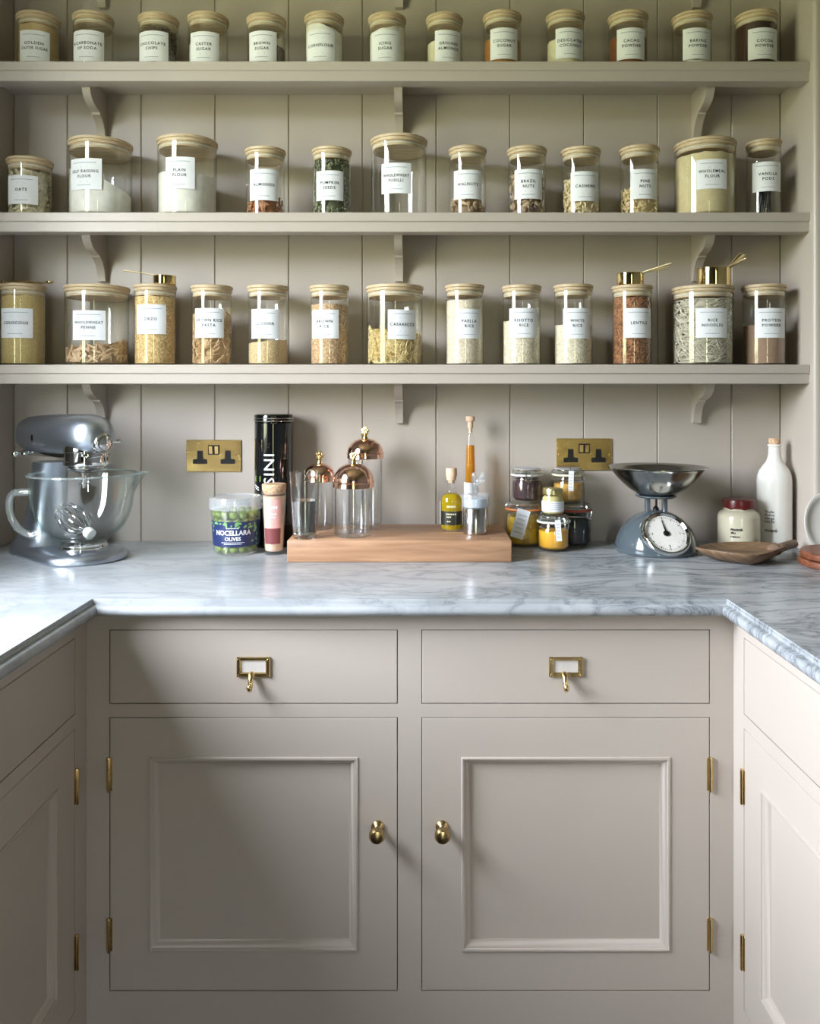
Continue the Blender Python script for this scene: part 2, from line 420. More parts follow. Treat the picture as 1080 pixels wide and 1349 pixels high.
def door(parent, u0, u1, z0, z1, hs, knob_z=.452, kn=True):
    b = B(); rect_loft(b, u0 + G, u1 - G, z0 + G, z1 - G, [(0, .022), (0, .0008), (.0008, 0), (.0755, 0), (.0762, -.0022), (.0785, -.003), (.0808, -.0022), (.0815, -.0002), (.083, .0005), (.088, .0035), (.092, .0085), (.094, .0092), (.094, .013)], cap=False)
    o = b.build('door', PAINT, parent)
    p = B(); p.box(u0 + .088, u1 - .088, .0098, .016, z0 + .088, z1 - .088, 0.0005); p.build('panel', PAINT, o)
    hu = u0 if hs < 0 else u1
    for hz in (z1 - .110, z0 + .110): hinge(o, hu + .0 * hs, hz)
    if kn: knob(o, (u1 - .039) if hs < 0 else (u0 + .040), knob_z)
    return o
def cabinet(root, ua, ub, bays, hss, pulls=True):
    b = B(); zr = [(0, .133), (.664, .690), (.834, ZF)]
    st = [ua] + [v for bay in bays for v in bay] + [ub]
    for i in range(0, len(st), 2): b.box(st[i], st[i + 1], 0, .022, 0, ZF, 0.0)
    for u0, u1 in bays:
        for z0, z1 in zr: b.box(u0, u1, 0, .022, z0, z1, 0.0)
    b.build('face_frame', PAINT, root)
    c = B(); c.box(ua, ub, .024, .05, 0, ZF); c.box(ua, ua + .02, .05, .5, 0, ZF); c.box(ub - .02, ub, .05, .5, 0, ZF)
    c.build('carcass', plain('gap_shade', (60, 50, 44), 0.8), root)  # dark sheet behind the fronts: shade of the gaps put into its colour
    for (u0, u1), hs in zip(bays, hss):
        d = drawer(root, u0, u1, .690, .834)
        if pulls: card_pull(d, (u0 + u1) / 2, .762)
        door(root, u0, u1, .133, .664, hs)
r = thing('base_cabinet', 'painted greige base cabinet across the back, two drawers over two panelled doors', 'cabinet', (0, -.595, 0))
cabinet(r, -.6465 , .6077, [(-.602, -.0427), (.003, .5623)], (-1, 1))
r = thing('base_cabinet', 'painted base cabinet on the left in shade, its fronts facing right', 'cabinet', (-.6465, 0, 0), R(90))
cabinet(r, -1.50, -.5955, [(-1.456, -.646)], (1,))
r = thing('base_cabinet', 'painted base cabinet on the right, its fronts pale in window light', 'cabinet', (.6077, 0, 0), R(-90))
cabinet(r, .5955, 1.50, [(.646, 1.456)], (-1,))

# ---------------------------------------------------------------- worktop with ogee edge
prof = [(0, .9), (.0005, .8965), (.0018, .896), (.0022, .8905), (.0045, .8895), (.0085, .8885), (.0115, .886), (.0135, .8815), (.0135, .876), (.0115, .8715), (.0075, .8685), (-.02, .868)]
b = B(); XA, XB, YF, YN = -.625, .586, -.62, -1.50
rings = [[(XA + o, YN, z), (XA + o, YF - o, z), (XB - o, YF - o, z), (XB - o, YN, z)] for o, z in prof]
b.loft(rings, cap=False, closed=False)
xr = XR - .001; xl = XL + .001; yb = -.001
for z in (.9, .868):
    o = 0 if z == .9 else -.02
    b.add([(xl, YN, z), (XA + o, YN, z), (XA + o, YF - o, z), (xl, YF - o, z), (xl, yb, z), (xr, yb, z), (xr, YF - o, z), (XB - o, YF - o, z), (XB - o, YN, z), (xr, YN, z)],
          [[0, 1, 2, 3], [3, 2, 7, 6, 5, 4], [7, 8, 9, 6]])
b.add([(xl, YN, .868), (xl, YN, .9), (xl, yb, .868), (xl, yb, .9), (xr, yb, .868), (xr, yb, .9), (xr, YN, .868), (xr, YN, .9)], [[0, 1, 3, 2], [2, 3, 5, 4], [4, 5, 7, 6]])
for sgn, xe, wv in ((1, XA, xl), (-1, XB, xr)):
    V = [(wv, YN, .868), (wv, YN, .9)] + [(xe + sgn * o, YN, z) for o, z in prof]; b.add(V, [list(range(len(V)))])
bmesh.ops.remove_doubles(b.bm, verts=b.bm.verts[:], dist=1e-5)
o = b.build('worktop', MARBLE); tag(o, 'grey veined white marble worktop running round three sides with a moulded edge', 'worktop')

# ---------------------------------------------------------------- shelves
SF = 2.005 - CD
ZS = [2.468, 2.114, 1.741, 1.365]
brp = [(0, -.022), (.118, -.022), (.118, -.044), (.114, -.055), (.105, -.067), (.09, -.077), (.07, -.084), (.054, -.087), (.052, -.092), (.046, -.094), (.038, -.099), (.028, -.110), (.020, -.125), (.016, -.140), (.016, -.149), (0, -.149)]
names = ['uppermost shelf, mostly above the picture, only bracket tips showing', 'painted shelf holding the shortest jars of sugars, top one in view', 'painted middle shelf holding jars of nuts and flour', 'painted lowest shelf holding the tall jars of rice and pasta']
for z, nm in zip(ZS, names):
    r = thing('wall_shelf', nm, 'shelf', (0, 0, z))
    B().box(NL + .0005, NR - .0005, SF, -.0005, -.022, 0, .0012).build('shelf_board', PAINT, r)
    y0 = SF
    mp = [(y0 + .0035, -.022), (y0 + .0045, -.0235), (y0 + .0045, -.0462), (y0 + .0058, -.0475), (y0 + .043, -.0475), (y0 + .0445, -.0462), (y0 + .0445, -.022)]
    bb = B(); bb.loft([[(x, y, zz) for y, zz in mp] for x in (NL + .0005, NR - .0005)]); bb.build('moulding', PAINT, r, 25)
    for x0 in (-.855, -.0655, .725):
        q = B(); q.loft([[(x, -d, zz) for d, zz in brp] for x in (x0, x0 + .021)]); q.build('bracket', PAINT, r, 40)

# ---------------------------------------------------------------- storage jars
GM = {}
def gmat(k, f):
    if k not in GM: GM[k] = f()
    return GM[k]
FILL = {
 'golden': ('powder', (186, 160, 118), (200, 174, 132)), 'white': ('powder', (228, 225, 218), (238, 236, 230)),
 'cream': ('powder', (214, 206, 176), (228, 220, 192)), 'darkbrown': ('grain', (64, 40, 22), (96, 62, 34), 420),
 'amber': ('grain', (150, 96, 40), (188, 130, 60), 420), 'cacao': ('powder', (122, 70, 34), (138, 84, 44)),
 'cocoa': ('powder', (58, 32, 20), (74, 42, 26)), 'wholemeal': ('powder', (206, 192, 152), (222, 208, 170)),
 'couscous': ('grain', (196, 172, 112), (216, 194, 136), 520), 'orzo': ('grain', (188, 150, 92), (232, 206, 152), 240),
 'quinoa': ('grain', (184, 156, 112), (220, 198, 156), 380), 'brownrice': ('grain', (168, 128, 92), (216, 188, 152), 260),
 'paella': ('grain', (208, 192, 168), (232, 220, 200), 260), 'risotto': ('grain', (206, 192, 164), (236, 226, 206), 250),
 'whiterice': ('grain', (204, 192, 166), (234, 226, 206), 260), 'lentil': ('grain', (74, 40, 26), (182, 128, 86), 300),
 'protein': ('powder', (158, 130, 110), (172, 144, 124)), 'oatflake': ('pieces', 'flake', [(206, 190, 150), (232, 220, 186), (186, 166, 124)], .0042, 700),
 'chips': ('pieces', 'ball', [(30, 20, 16), (52, 36, 28), (70, 52, 42)], .0042, 520),
 'almond': ('pieces', 'nut', [(150, 84, 50), (176, 106, 66), (120, 64, 38)], .0075, 190),
 'pumpkin': ('pieces', 'nut', [(70, 78, 50), (104, 112, 76), (48, 52, 36), (128, 132, 92)], .0052, 700),
 'walnut': ('pieces', 'lump', [(120, 84, 56), (184, 146, 104), (84, 56, 40), (208, 176, 134)], .009, 150),
 'brazil': ('pieces', 'nut', [(98, 66, 52), (196, 166, 126), (70, 46, 40), (150, 116, 86)], .012, 140),
 'cashew': ('pieces', 'bean', [(222, 196, 142), (236, 214, 166), (206, 176, 122)], .0095, 190),
 'pinenut': ('pieces', 'nut', [(208, 176, 112), (226, 198, 138), (190, 156, 94)], .0045, 620),
 'penne': ('pieces', 'pipe', [(206, 164, 118), (224, 186, 142), (176, 132, 90)], .013, 230),
 'ricepasta': ('pieces', 'twist', [(226, 184, 130), (200, 154, 102), (238, 202, 152)], .012, 240),
 'casarecce': ('pieces', 'twist', [(236, 204, 126), (246, 220, 150), (222, 184, 104)], .017, 300),
 'noodle': ('pieces', 'strand', [(214, 204, 180), (196, 186, 160), (236, 228, 208)], .02, 260),
}
def fill_jar(kind, r, h, top, slope, X, Y, z0, what, where):
    """contents: its own heap inside the jar"""
    sp = FILL[kind]; b = B(); ri = r - .0022
    core = ri if sp[0] != 'pieces' else ri * 0.80
    ca = camang(X, Y)
    n = 36; rings = []
    base = [(core * .97, 0.0), (core, .003), (core, None)]
    def topz(x, y):
        u = x * math.cos(ca) + y * math.sin(ca)
        zz = top + slope * u + .0016 * math.sin(x * 160 + top * 900) * math.cos(y * 140) - (0.004 if sp[0] == 'pieces' else 0)
        return min(zz, h - .004)
    V = []; rows = []
    for rr, zz in base + [(core * .66, None), (core * .33, None)]:
        row = []
        for i in range(n):
            a = 2 * PI * i / n; x, y = rr * math.cos(a), rr * math.sin(a)
            row.append(len(V)); V.append((x, y, zz if zz is not None else topz(x, y)))
        rows.append(row)
    Fc = [rows[0][::-1], rows[-1]]
    for A, C in zip(rows, rows[1:]):
        for i in range(n): Fc.append([A[i], A[(i + 1) % n], C[(i + 1) % n], C[i]])
    b.add(V, Fc)
    if sp[0] == 'pieces':
        _, shp, cols, s, cnt = sp; rnd = random.Random(hash(kind) % 97 if False else len(kind) * 13 + cnt)
        cnt = int(cnt * max(.25, top / .1) * (r / .05))
        cnt = min(cnt, 900)
        for i in range(cnt):
            a = rnd.uniform(0, 2 * PI); surf = rnd.random() < 0.18
            th = {'nut': .45, 'flake': .35, 'lump': .7, 'ball': .8, 'bean': .5, 'pipe': .3, 'twist': .2, 'strand': .08}[shp] * s
            rad = (core * math.sqrt(rnd.random())) if surf else (ri - th - rnd.uniform(0, .25) * s * .6)
            x, y = rad * math.cos(a), rad * math.sin(a)
            tz = topz(x, y); zz = tz + .001 if surf else rnd.uniform(th, max(th * 1.1, tz + .001))
            tilt = rnd.uniform(0, 2 * PI)
            M = Matrix.Translation((x, y, zz)) @ Matrix.Rotation(a, 4, 'Z') @ Matrix.Rotation(tilt, 4, 'X')
            if surf: M = Matrix.Translation((x, y, zz)) @ Matrix.Rotation(tilt, 4, 'Z')
            L = s * rnd.uniform(.8, 1.1)
            if not surf:   # keep long pieces off the wall
                L = min(L, math.sqrt(max(1e-6, (ri) ** 2 - (rad) ** 2)) * 1.0 + th * .6) if shp not in ('strand',) else L
                reach = abs(math.sin(tilt)) * L
                zc = min(max(zz, reach * .9 + th), max(tz, reach))
                M = Matrix.Translation((x, y, zc)) @ Matrix.Rotation(a, 4, 'Z') @ Matrix.Rotation(tilt, 4, 'X')
            if shp in ('nut', 'lump', 'ball', 'flake'):
                k = {'nut': (.42, 1, .55), 'lump': (.75, 1, .8), 'ball': (.8, .8, .8), 'flake': (.2, 1, .9)}[shp]
                j = 1 if shp != 'lump' else rnd.uniform(.7, 1.1)
                b.ball((0, 0, 0), (k[0] * L, k[1] * L, k[2] * L * j), 6, M)
            elif shp == 'bean':
                b.tube([(0, -L * .8, -L * .2), (0, -L * .5, L * .2), (0, 0, L * .35), (0, L * .5, L * .2), (0, L * .8, -L * .2)], [L * .2, L * .36, L * .4, L * .36, L * .2], 6, mtx=M)
            elif shp == 'pipe':
                b.tube([(0, -L, 0), (0, L, 0)], .0034, 7, mtx=M)
            elif shp == 'twist':
                b.tube([(0, -L, 0), (0.0006, -L * .5, .0018), (0, 0, 0), (-.0006, L * .5, -.0018), (0, L, 0)], .0022, 5, mtx=M, flat=.6)
            elif shp == 'strand':
                # a long strand following the glass
                rr = ri - .0012 - rnd.uniform(0, .006); a0 = a; pts = []
                da = rnd.uniform(.5, 1.3); zz0 = rnd.uniform(.006, tz - .004); amp = rnd.uniform(-.03, .03)
                for q in range(8):
                    t_ = q / 7; aa = a0 + da * (t_ - .5)
                    zq = min(max(zz0 + amp * math.sin(PI * t_ * 1.3 + i), .003), tz)
                    pts.append((rr * math.cos(aa), rr * math.sin(aa), zq))
                b.tube(pts, .0011, 4)
        m = gmat(kind, lambda: piece_mat(kind + '_pieces', cols))
    elif sp[0] == 'grain': m = gmat(kind, lambda: grain_mat(kind + '_grains', sp[1], sp[2], sp[3]))
    else: m = gmat(kind, lambda: plain(kind + '_powder', sp[1], 0.9, vary=0.07, scale=60, bump=0.3))
    o = b.build(what[0], m, None, 60); o.location = (X, Y, z0 + .0045)
    tag(o, what[1] + ' inside a storage jar on the ' + where, what[2], None, 'stuff')
    return o

def storage_jar(row, xl_, xr_, ytop, lines, lab, fill, ztopy, slope, label, what):
    wpx = xr_ - xl_; big = wpx > 66; z0 = ZS[row]
    D = 2.087 if big else 2.083
    r = wpx * D / F / 2; xc = (xl_ + xr_) / 2; X = WX(xc, D); Y = D - CD
    H = (PY - ytop) * (D - r - .002) / F + CZ - z0
    t = thing('storage_jar', label, 'jar', (X, Y, z0))
    lt = .0165
    gh = H - lt                                     # glass wall height
    B().lathe([(0, 0), (r - .003, 0), (r - .0006, .0012), (r, .004), (r, gh), (r - .0016, gh), (r - .0016, .006), (r - .004, .0042), (0, .0042)], 48).build('glass_body', GLASS, t, 50)
    lr = r + .0022
    l = B().lathe([(0, gh + .0005), (r - .001, gh + .0005), (r - .0002, gh + .001), (r + .0004, gh + .002), (r + .0004, gh + .0068), (r - .0008, gh + .0074), (r - .0008, gh + .0082), (lr - .001, gh + .0086), (lr, gh + .0096), (lr, gh + .0150), (lr - .0018, gh + .0165), (0, gh + .0165)], 48).build('lid', BAMBOO, t)
    B().lathe([(0, gh - .0125), (r - .0045, gh - .0125), (r - .0032, gh - .0115), (r - .0032, gh + .0004), (0, gh + .0004)], 40).build('plug', BAMBOO, l)
    B().lathe([(r - .0032, gh - .007), (r - .0022, gh - .0055), (r - .0032, gh - .004)], 40, cap0=False, cap1=False).build('seal', plain('silicone', (214, 214, 206), 0.4), l)
    # paper label
    x0, x1, y0, y1 = lab; ca = camang(X, Y); cl = lambda v: max(-1, min(1, v))
    a1 = ca + math.asin(cl((x0 - xc) / (wpx / 2) * .985)); a2 = ca + math.asin(cl((x1 - xc) / (wpx / 2) * .985))
    # keep the paper its true size when it wraps to the side
    aw = (38 * 2.05 / F) / r
    if a2 - a1 > aw * 1.25: a2 = a1 + aw * 1.25
    Df = D - r * .93
    zb, zt = WZ(y1, Df) - z0, WZ(y0, Df) - z0; zb = max(zb, .006)
    lb = patch(a1, a2, zb, zt, lambda z: r + .0002, .0004).build('label', PAPER, t)
    am = (a1 + a2) / 2; hz = zt - zb; zm = (zb + zt) / 2; wl_ = r * (a2 - a1)
    fn = lambda u, v: cyl(r + .00085, am + u / r, zm + v)
    b = B(); n = len(lines)
    for i, s_ in enumerate(lines):
        put_text(b, s_, .0100, fn, 1.22, 0.022, wl_ * .86, 0, (.0035 if n == 2 else -.003) - i * .0125)
    b.build('lettering', INK, lb, recalc=False)
    b = B(); put_bar(b, 0, hz * .36, wl_ * .72, .0017, fn, 14); put_bar(b, 0, hz * .23, wl_ * .22, .0009, fn)
    put_bar(b, 0, -hz * .24, wl_ * .22, .0009, fn); put_bar(b, 0, -hz * .36, wl_ * .42, .0015, fn, 8)
    b.build('small_print', INK2, lb, recalc=False)['kind'] = 'stuff'
    if fill:
        top = WZ(ztopy, D - r * .9) - z0 - .0045 if ztopy else gh - .0145 - .0045
        top = min(max(top, .006), gh - .0185)
        fill_jar(fill, r, gh - .013, top, slope, X, Y, z0, what, ('top shelf', 'top shelf', 'middle shelf', 'lowest shelf')[row])
    return X, Y, z0 + H, r

T1 = 'short jar on the top shelf labelled '; T2 = 'jar on the middle shelf labelled '; T3 = 'tall jar on the lowest shelf labelled '
R1 = [
 (25, 77, 12, ['GOLDEN', 'CASTER SUGAR'], (29, 64, 40, 81), 'golden', None, 0, T1 + 'GOLDEN CASTER SUGAR', ('sugar', 'golden caster sugar', 'sugar')),
 (98, 148, 12, ['BICARBONATE', 'OF SODA'], (99, 136, 40, 81), 'white', 78, 0, T1 + 'BICARBONATE OF SODA, almost empty', ('powder', 'white soda powder', 'powder')),
 (184, 234, 14, ['CHOCOLATE', 'CHIPS'], (185, 221, 41, 81), 'chips', 34, 0, T1 + 'CHOCOLATE CHIPS, full of dark drops', ('chocolate_chips', 'dark chocolate chips', 'chocolate')),
 (249, 300, 13, ['CASTER', 'SUGAR'], (252, 288, 42, 82), 'white', 60, -.25, T1 + 'CASTER SUGAR, half full of white sugar', ('sugar', 'white caster sugar', 'sugar')),
 (326, 376, 15, ['BROWN', 'SUGAR'], (329, 364, 41, 81), 'darkbrown', 55, -.1, T1 + 'BROWN SUGAR, half full of dark sugar', ('sugar', 'dark brown sugar', 'sugar')),
 (402, 452, 13, ['CORNFLOUR'], (405, 441, 39, 81), 'white', 33, -.25, T1 + 'CORNFLOUR, nearly full of white flour', ('cornflour', 'white cornflour', 'flour')),
 (486, 534, 14, ['ICING', 'SUGAR'], (490, 526, 40, 82), 'white', 36, .2, T1 + 'ICING SUGAR, its powder heaped', ('sugar', 'white icing sugar', 'sugar')),
 (562, 609, 14, ['GROUND', 'ALMONDS'], (573, 606, 40, 82), 'cream', 52, 0, T1 + 'GROUND ALMONDS, cream coloured', ('ground_almonds', 'cream ground almonds', 'almonds')),
 (637, 686, 11, ['COCONUT', 'SUGAR'], (646, 681, 37, 78), 'amber', 48, 0, T1 + 'COCONUT SUGAR, amber brown', ('sugar', 'amber brown coconut sugar', 'sugar')),
 (720, 769, 11, ['DESICCATED', 'COCONUT'], (732, 767, 37, 77), 'cream', 49, 0, T1 + 'DESICCATED COCONUT', ('coconut', 'pale desiccated coconut', 'coconut')),
 (802, 852, 11, ['CACAO', 'POWDER'], (813, 848, 37, 78), 'cacao', 45, 0, T1 + 'CACAO POWDER, mid brown', ('cacao_powder', 'mid brown cacao powder', 'powder')),
 (886, 936, 12, ['BAKING', 'POWDER'], (900, 934, 37, 78), 'white', 79, 0, T1 + 'BAKING POWDER, almost empty', ('baking_powder', 'white baking powder', 'powder')),
 (969, 1022, 10, ['COCOA', 'POWDER'], (986, 1021, 37, 78), 'cocoa', 28, 0, T1 + 'COCOA POWDER, dark and nearly full', ('cocoa_powder', 'dark cocoa powder', 'powder')),
]
R2 = [
 (12, 67, 204, ['OATS'], (14, 49, 231, 269), 'oatflake', 221, 0, 'small ' + T2 + 'OATS, full of flakes', ('oats', 'pale rolled oats', 'oats')),
 (93, 172, 177, ['SELF RAISING', 'FLOUR'], (97, 134, 209, 250), 'white', 234, -.42, 'wide ' + T2 + 'SELF RAISING FLOUR, half full', ('flour', 'white self raising flour', 'flour')),
 (209, 285, 175, ['PLAIN', 'FLOUR'], (220, 256, 207, 249), 'white', 226, -.05, 'wide ' + T2 + 'PLAIN FLOUR', ('flour', 'white plain flour', 'flour')),
 (324, 375, 191, ['ALMONDS'], (330, 366, 223, 264), 'almond', 259, .1, 'narrow ' + T2 + 'ALMONDS, a third full', ('almonds', 'brown whole almonds', 'nuts')),
 (412, 462, 191, ['PUMPKIN', 'SEEDS'], (417, 452, 225, 264), 'pumpkin', 203, 0, 'narrow ' + T2 + 'PUMPKIN SEEDS, full of green seeds', ('pumpkin_seeds', 'dark green pumpkin seeds', 'seeds')),
 (489, 562, 174, ['WHOLEWHEAT', 'FUSILLI'], (503, 541, 215, 255), None, None, 0, 'wide empty ' + T2 + 'WHOLEWHEAT FUSILLI', None),
 (592, 640, 190, ['WALNUTS'], (598, 634, 224, 262), 'walnut', 258, 0, 'narrow ' + T2 + 'WALNUTS, a third full', ('walnuts', 'brown walnut halves', 'nuts')),
 (669, 719, 190, ['BRAZIL', 'NUTS'], (678, 713, 223, 262), 'brazil', 224, 0, 'narrow ' + T2 + 'BRAZIL NUTS', ('brazil_nuts', 'brown and cream brazil nuts', 'nuts')),
 (740, 790, 191, ['CASHEWS'], (752, 787, 226, 265), 'cashew', 234, -.1, 'narrow ' + T2 + 'CASHEWS', ('cashews', 'pale yellow cashews', 'nuts')),
 (817, 867, 189, ['PINE', 'NUTS'], (831, 864, 223, 262), 'pinenut', 244, 0, 'narrow ' + T2 + 'PINE NUTS', ('pine_nuts', 'small golden pine nuts', 'nuts')),
 (890, 967, 178, ['WHOLEMEAL', 'FLOUR'], (918, 955, 210, 249), 'wholemeal', 200, 0, 'wide full ' + T2 + 'WHOLEMEAL FLOUR', ('flour', 'beige wholemeal flour', 'flour')),
 (984, 1027, 181, ['VANILLA', 'PODS'], (992, 1026, 213, 252), None, None, 0, 'slim ' + T2 + 'VANILLA PODS, dark pods inside', None),
]
R3 = [
 (3, 58, 372, ['COUSCOUS'], (5, 42, 406, 445), 'couscous', 388, 0, T3 + 'COUSCOUS, measuring spoons on its lid', ('couscous', 'yellow couscous', 'couscous')),
 (88, 168, 373, ['WHOLEWHEAT', 'PENNE'], (99, 138, 409, 448), 'penne', 453, .12, 'wide ' + T3 + 'WHOLEWHEAT PENNE', ('penne', 'brown wholewheat penne', 'pasta')),
 (178, 231, 373, ['ORZO'], (182, 218, 401, 440), 'orzo', 384, 0, T3 + 'ORZO, a brass cup on its lid', ('orzo', 'golden orzo', 'pasta')),
 (253, 305, 374, ['BROWN RICE', 'PASTA'], (258, 294, 406, 445), 'ricepasta', 410, .2, T3 + 'BROWN RICE PASTA', ('pasta', 'tan brown rice pasta', 'pasta')),
 (327, 379, 374, ['QUINOA'], (332, 368, 407, 446), 'quinoa', 449, .1, T3 + 'QUINOA, half full', ('quinoa', 'beige quinoa', 'quinoa')),
 (409, 459, 374, ['BROWN', 'RICE'], (412, 446, 408, 446), 'brownrice', 400, 0, T3 + 'BROWN RICE, nearly full', ('rice', 'brown rice', 'rice')),
 (483, 557, 373, ['CASARECCE'], (511, 547, 408, 447), 'casarecce', 434, -.1, 'wide ' + T3 + 'CASARECCE, half full of yellow pasta', ('casarecce', 'yellow casarecce pasta', 'pasta')),
 (587, 637, 373, ['PAELLA', 'RICE'], (600, 633, 407, 446), 'paella', 395, 0, T3 + 'PAELLA RICE, nearly full', ('rice', 'cream paella rice', 'rice')),
 (662, 712, 374, ['RISOTTO', 'RICE'], (671, 707, 406, 445), 'risotto', 422, 0, T3 + 'RISOTTO RICE', ('rice', 'pale risotto rice', 'rice')),
 (730, 780, 373, ['WHITE', 'RICE'], (742, 776, 406, 446), 'whiterice', 427, 0, T3 + 'WHITE RICE', ('rice', 'white rice', 'rice')),
 (807, 858, 374, ['LENTILS'], (822, 856, 406, 445), 'lentil', 386, 0, T3 + 'LENTILS, full of rust brown lentils', ('lentils', 'rust brown lentils', 'lentils')),
 (887, 964, 374, ['RICE', 'NOODLES'], (917, 955, 406, 445), 'noodle', 388, 0, 'wide ' + T3 + 'RICE NOODLES', ('noodles', 'tangled pale rice noodles', 'noodles')),
 (979, 1033, 373, ['PROTEIN', 'POWDER'], (995, 1031, 406, 445), 'protein', 428, 0, T3 + 'PROTEIN POWDER, pinkish brown', ('protein_powder', 'pinkish brown protein powder', 'powder')),
]
INFO = {}
for row, RR in ((1, R1), (2, R2), (3, R3)):
    for i, a in enumerate(RR): INFO[(row, i)] = storage_jar(row, *a)

# vanilla pods
X, Y, _, r_ = INFO[(2, 11)]; PODM = plain('vanilla_pod', (26, 20, 18), 0.3)
proto = None
for i in range(9):
    a = i * 2.4; rr = .010 + .0035 * (i % 3); a2 = a + 1.2
    b = B(); pts = [(rr * math.cos(a + (a2 - a) * t), rr * math.sin(a + (a2 - a) * t), .0055 + (.088 + .006 * (i % 4)) * t) for t in (0, .2, .4, .6, .8, 1)]
    b.tube(pts, [.0012, .0024, .0027, .0027, .0022, .001], 7)
    o = b.build('vanilla_pod', PODM); o.location = (X, Y, ZS[2]); tag(o, 'thin black vanilla pod standing in the jar labelled VANILLA PODS', 'vanilla pod', 'vanilla pods in the jar')

# brass measuring cups and spoons on the lids
def cup(px, row_i, z, wpx, hpx, handles, label, D=2.07):
    X = WX(px, D); r = wpx * D / F / 2; h = hpx * D / F
    t = thing('measuring_cup', label, 'cup', (X, D - CD, z + .0002))
    B().lathe([(0, 0), (r - .003, 0), (r - .0006, .001), (r, .003), (r, h - .001), (r + .0012, h), (r - .0006, h), (r - .001, .004), (0, .003)], 40).build('cup_bowl', GOLD, t)
    for (dx, dy, dz, w_) in handles:
        sx = 1 if dx > 0 else -1; x0 = sx * r * .75; y0 = -r * .65 + 0.004 * (w_ - 1)
        v = Vector((dx, dy, dz)); p = Vector((x0, y0, h - .0006)); e = Vector((dx, dy, h + dz))
        d_ = (e - p); sd = Vector((-d_.y, d_.x, 0)).normalized() * .0038
        ring = lambda q, k: [(q + sd * k)[:], (q - sd * k)[:], (q - sd * k + Vector((0, 0, .0022)))[:], (q + sd * k + Vector((0, 0, .0022)))[:]]
        hb = B(); hb.loft([ring(p, 1), ring(p + d_ * .5, .8), ring(p + d_ * .85, 1.15), ring(e, .9)]); hb.build('handle', SATIN, t)
cup(217, 2, INFO[(3, 2)][2], 29, 12, [(-.092, -.036, .008, 1)], 'brass measuring cup on the ORZO jar, its handle pointing left')
cup(830, 10, INFO[(3, 10)][2], 35, 16, [(.090, -.050, .018, 1), (.088, -.040, .012, 2), (.084, -.030, .007, 3)], 'stack of brass measuring cups on the LENTILS jar with fanned handles')
cup(940, 11, INFO[(3, 11)][2], 43, 24, [(.048, -.080, .022, 1), (.055, -.070, .014, 2), (.04, -.07, .026, 3)], 'large brass measuring cup on the RICE NOODLES jar')
zt = INFO[(3, 0)][2]; Xs, Ys = INFO[(3, 0)][:2]
t = thing('measuring_spoons', 'set of small brass measuring spoons on the COUSCOUS jar lid', 'spoon', (Xs, Ys, zt + .0004))
for i, (a, L, rr) in enumerate(((-.30, .082, .011), (-.12, .070, .009), (2.95, .055, .008))):
    b = B(); dx, dy = math.cos(a), math.sin(a); z_ = .0012 + i * .0028
    b.tube([(-dx * .028, -dy * .028, z_), (-dx * .01, -dy * .01, z_ + .0045), (dx * .03, dy * .03, z_ + .003), (dx * (L - rr), dy * (L - rr), z_ + .001)], .0014, 6)
    M = Matrix.Translation((dx * L, dy * L, z_ + .004))
    b.lathe([(0, -.005), (rr * .5, -.0043), (rr * .85, -.0022), (rr, .0012), (rr - .0006, .0012), (rr * .8, -.0012), (rr * .4, -.0032), (0, -.0038)], 18, M)
    b.build('spoon', GOLD, t)
b = B(); b.tube([(-.028 + .009 * math.cos(q), .006 * math.sin(q), .006 + .006 * math.sin(q)) for q in [k * PI / 8 for k in range(16)]], .0008, 6, closed=True); b.build('ring', GOLD, t)

# ---------------------------------------------------------------- brass sockets
def socket(px, py, label):
    X = WX(px, CD); Z = WZ(py, CD)
    t = thing('wall_socket', label, 'socket', (X, 0, Z))
    B().box(-.0735, .0735, -.0042, -.0001, -.0425, .0425, .0012).build('plate', metal_mat('socket_brass', (220, 186, 120), 0.24) if 'socket_brass' not in MATS else MATS['socket_brass'], t)
    for sx in (-.036, .038):
        poly = [(-.019, -.021), (.019, -.021), (.019, -.0095), (.008, -.0075), (.0072, .014), (-.0072, .014), (-.008, -.0075), (-.019, -.0095)]
        M = Matrix.Translation((sx, 0, 0)) @ Matrix.Rotation(R(90), 4, 'X')
        B().prism(poly, .0040, .0058, M).build('socket_insert', BLACK, t)
    B().box(-.0150, .0155, -.0056, -.004, .003, .029, .0008).build('switch_surround', BLACK, t)
    for sx in (-.0075, .008):
        M = Matrix.Translation((sx, -.0062, .016)) @ Matrix.Rotation(R(9), 4, 'X')
        B().box(-.0052, .0052, -.0018, .0018, -.0105, .0105, .0008, M).build('rocker_switch', MATS['socket_brass'], t)
    for sx in (-.0675, .0675): B().lathe([(0, .0042), (.0022, .0042), (.0018, .0052), (0, .0054)], 12, Matrix.Translation((sx, 0, 0)) @ Matrix.Rotation(R(90), 4, 'X')).build('screw', MATS['socket_brass'], t)
socket(282, 600.5, 'brass double wall socket on the left, beside the black tin')
socket(769, 598.5, 'brass double wall socket on the right, above the clip jars')

# ---------------------------------------------------------------- worktop things
ZC = .9
# chopping board
t = thing('chopping_board', 'thick oak chopping board lying in the middle of the worktop', 'board', (0, 0, ZC + .0002))
B().box(-.309, .2137, -.280, -.040, 0, .051, .0025, seg=2).build('block', BOARDW, t)
b = B(); put_text(b, 'ZONE', .010, lambda u, v: (WX(636, 1.93) + u, -.257 + v * .9, .0512), 1.2, .02); b.build('stamp', INK, t, recalc=False)
ZB = ZC + .0514

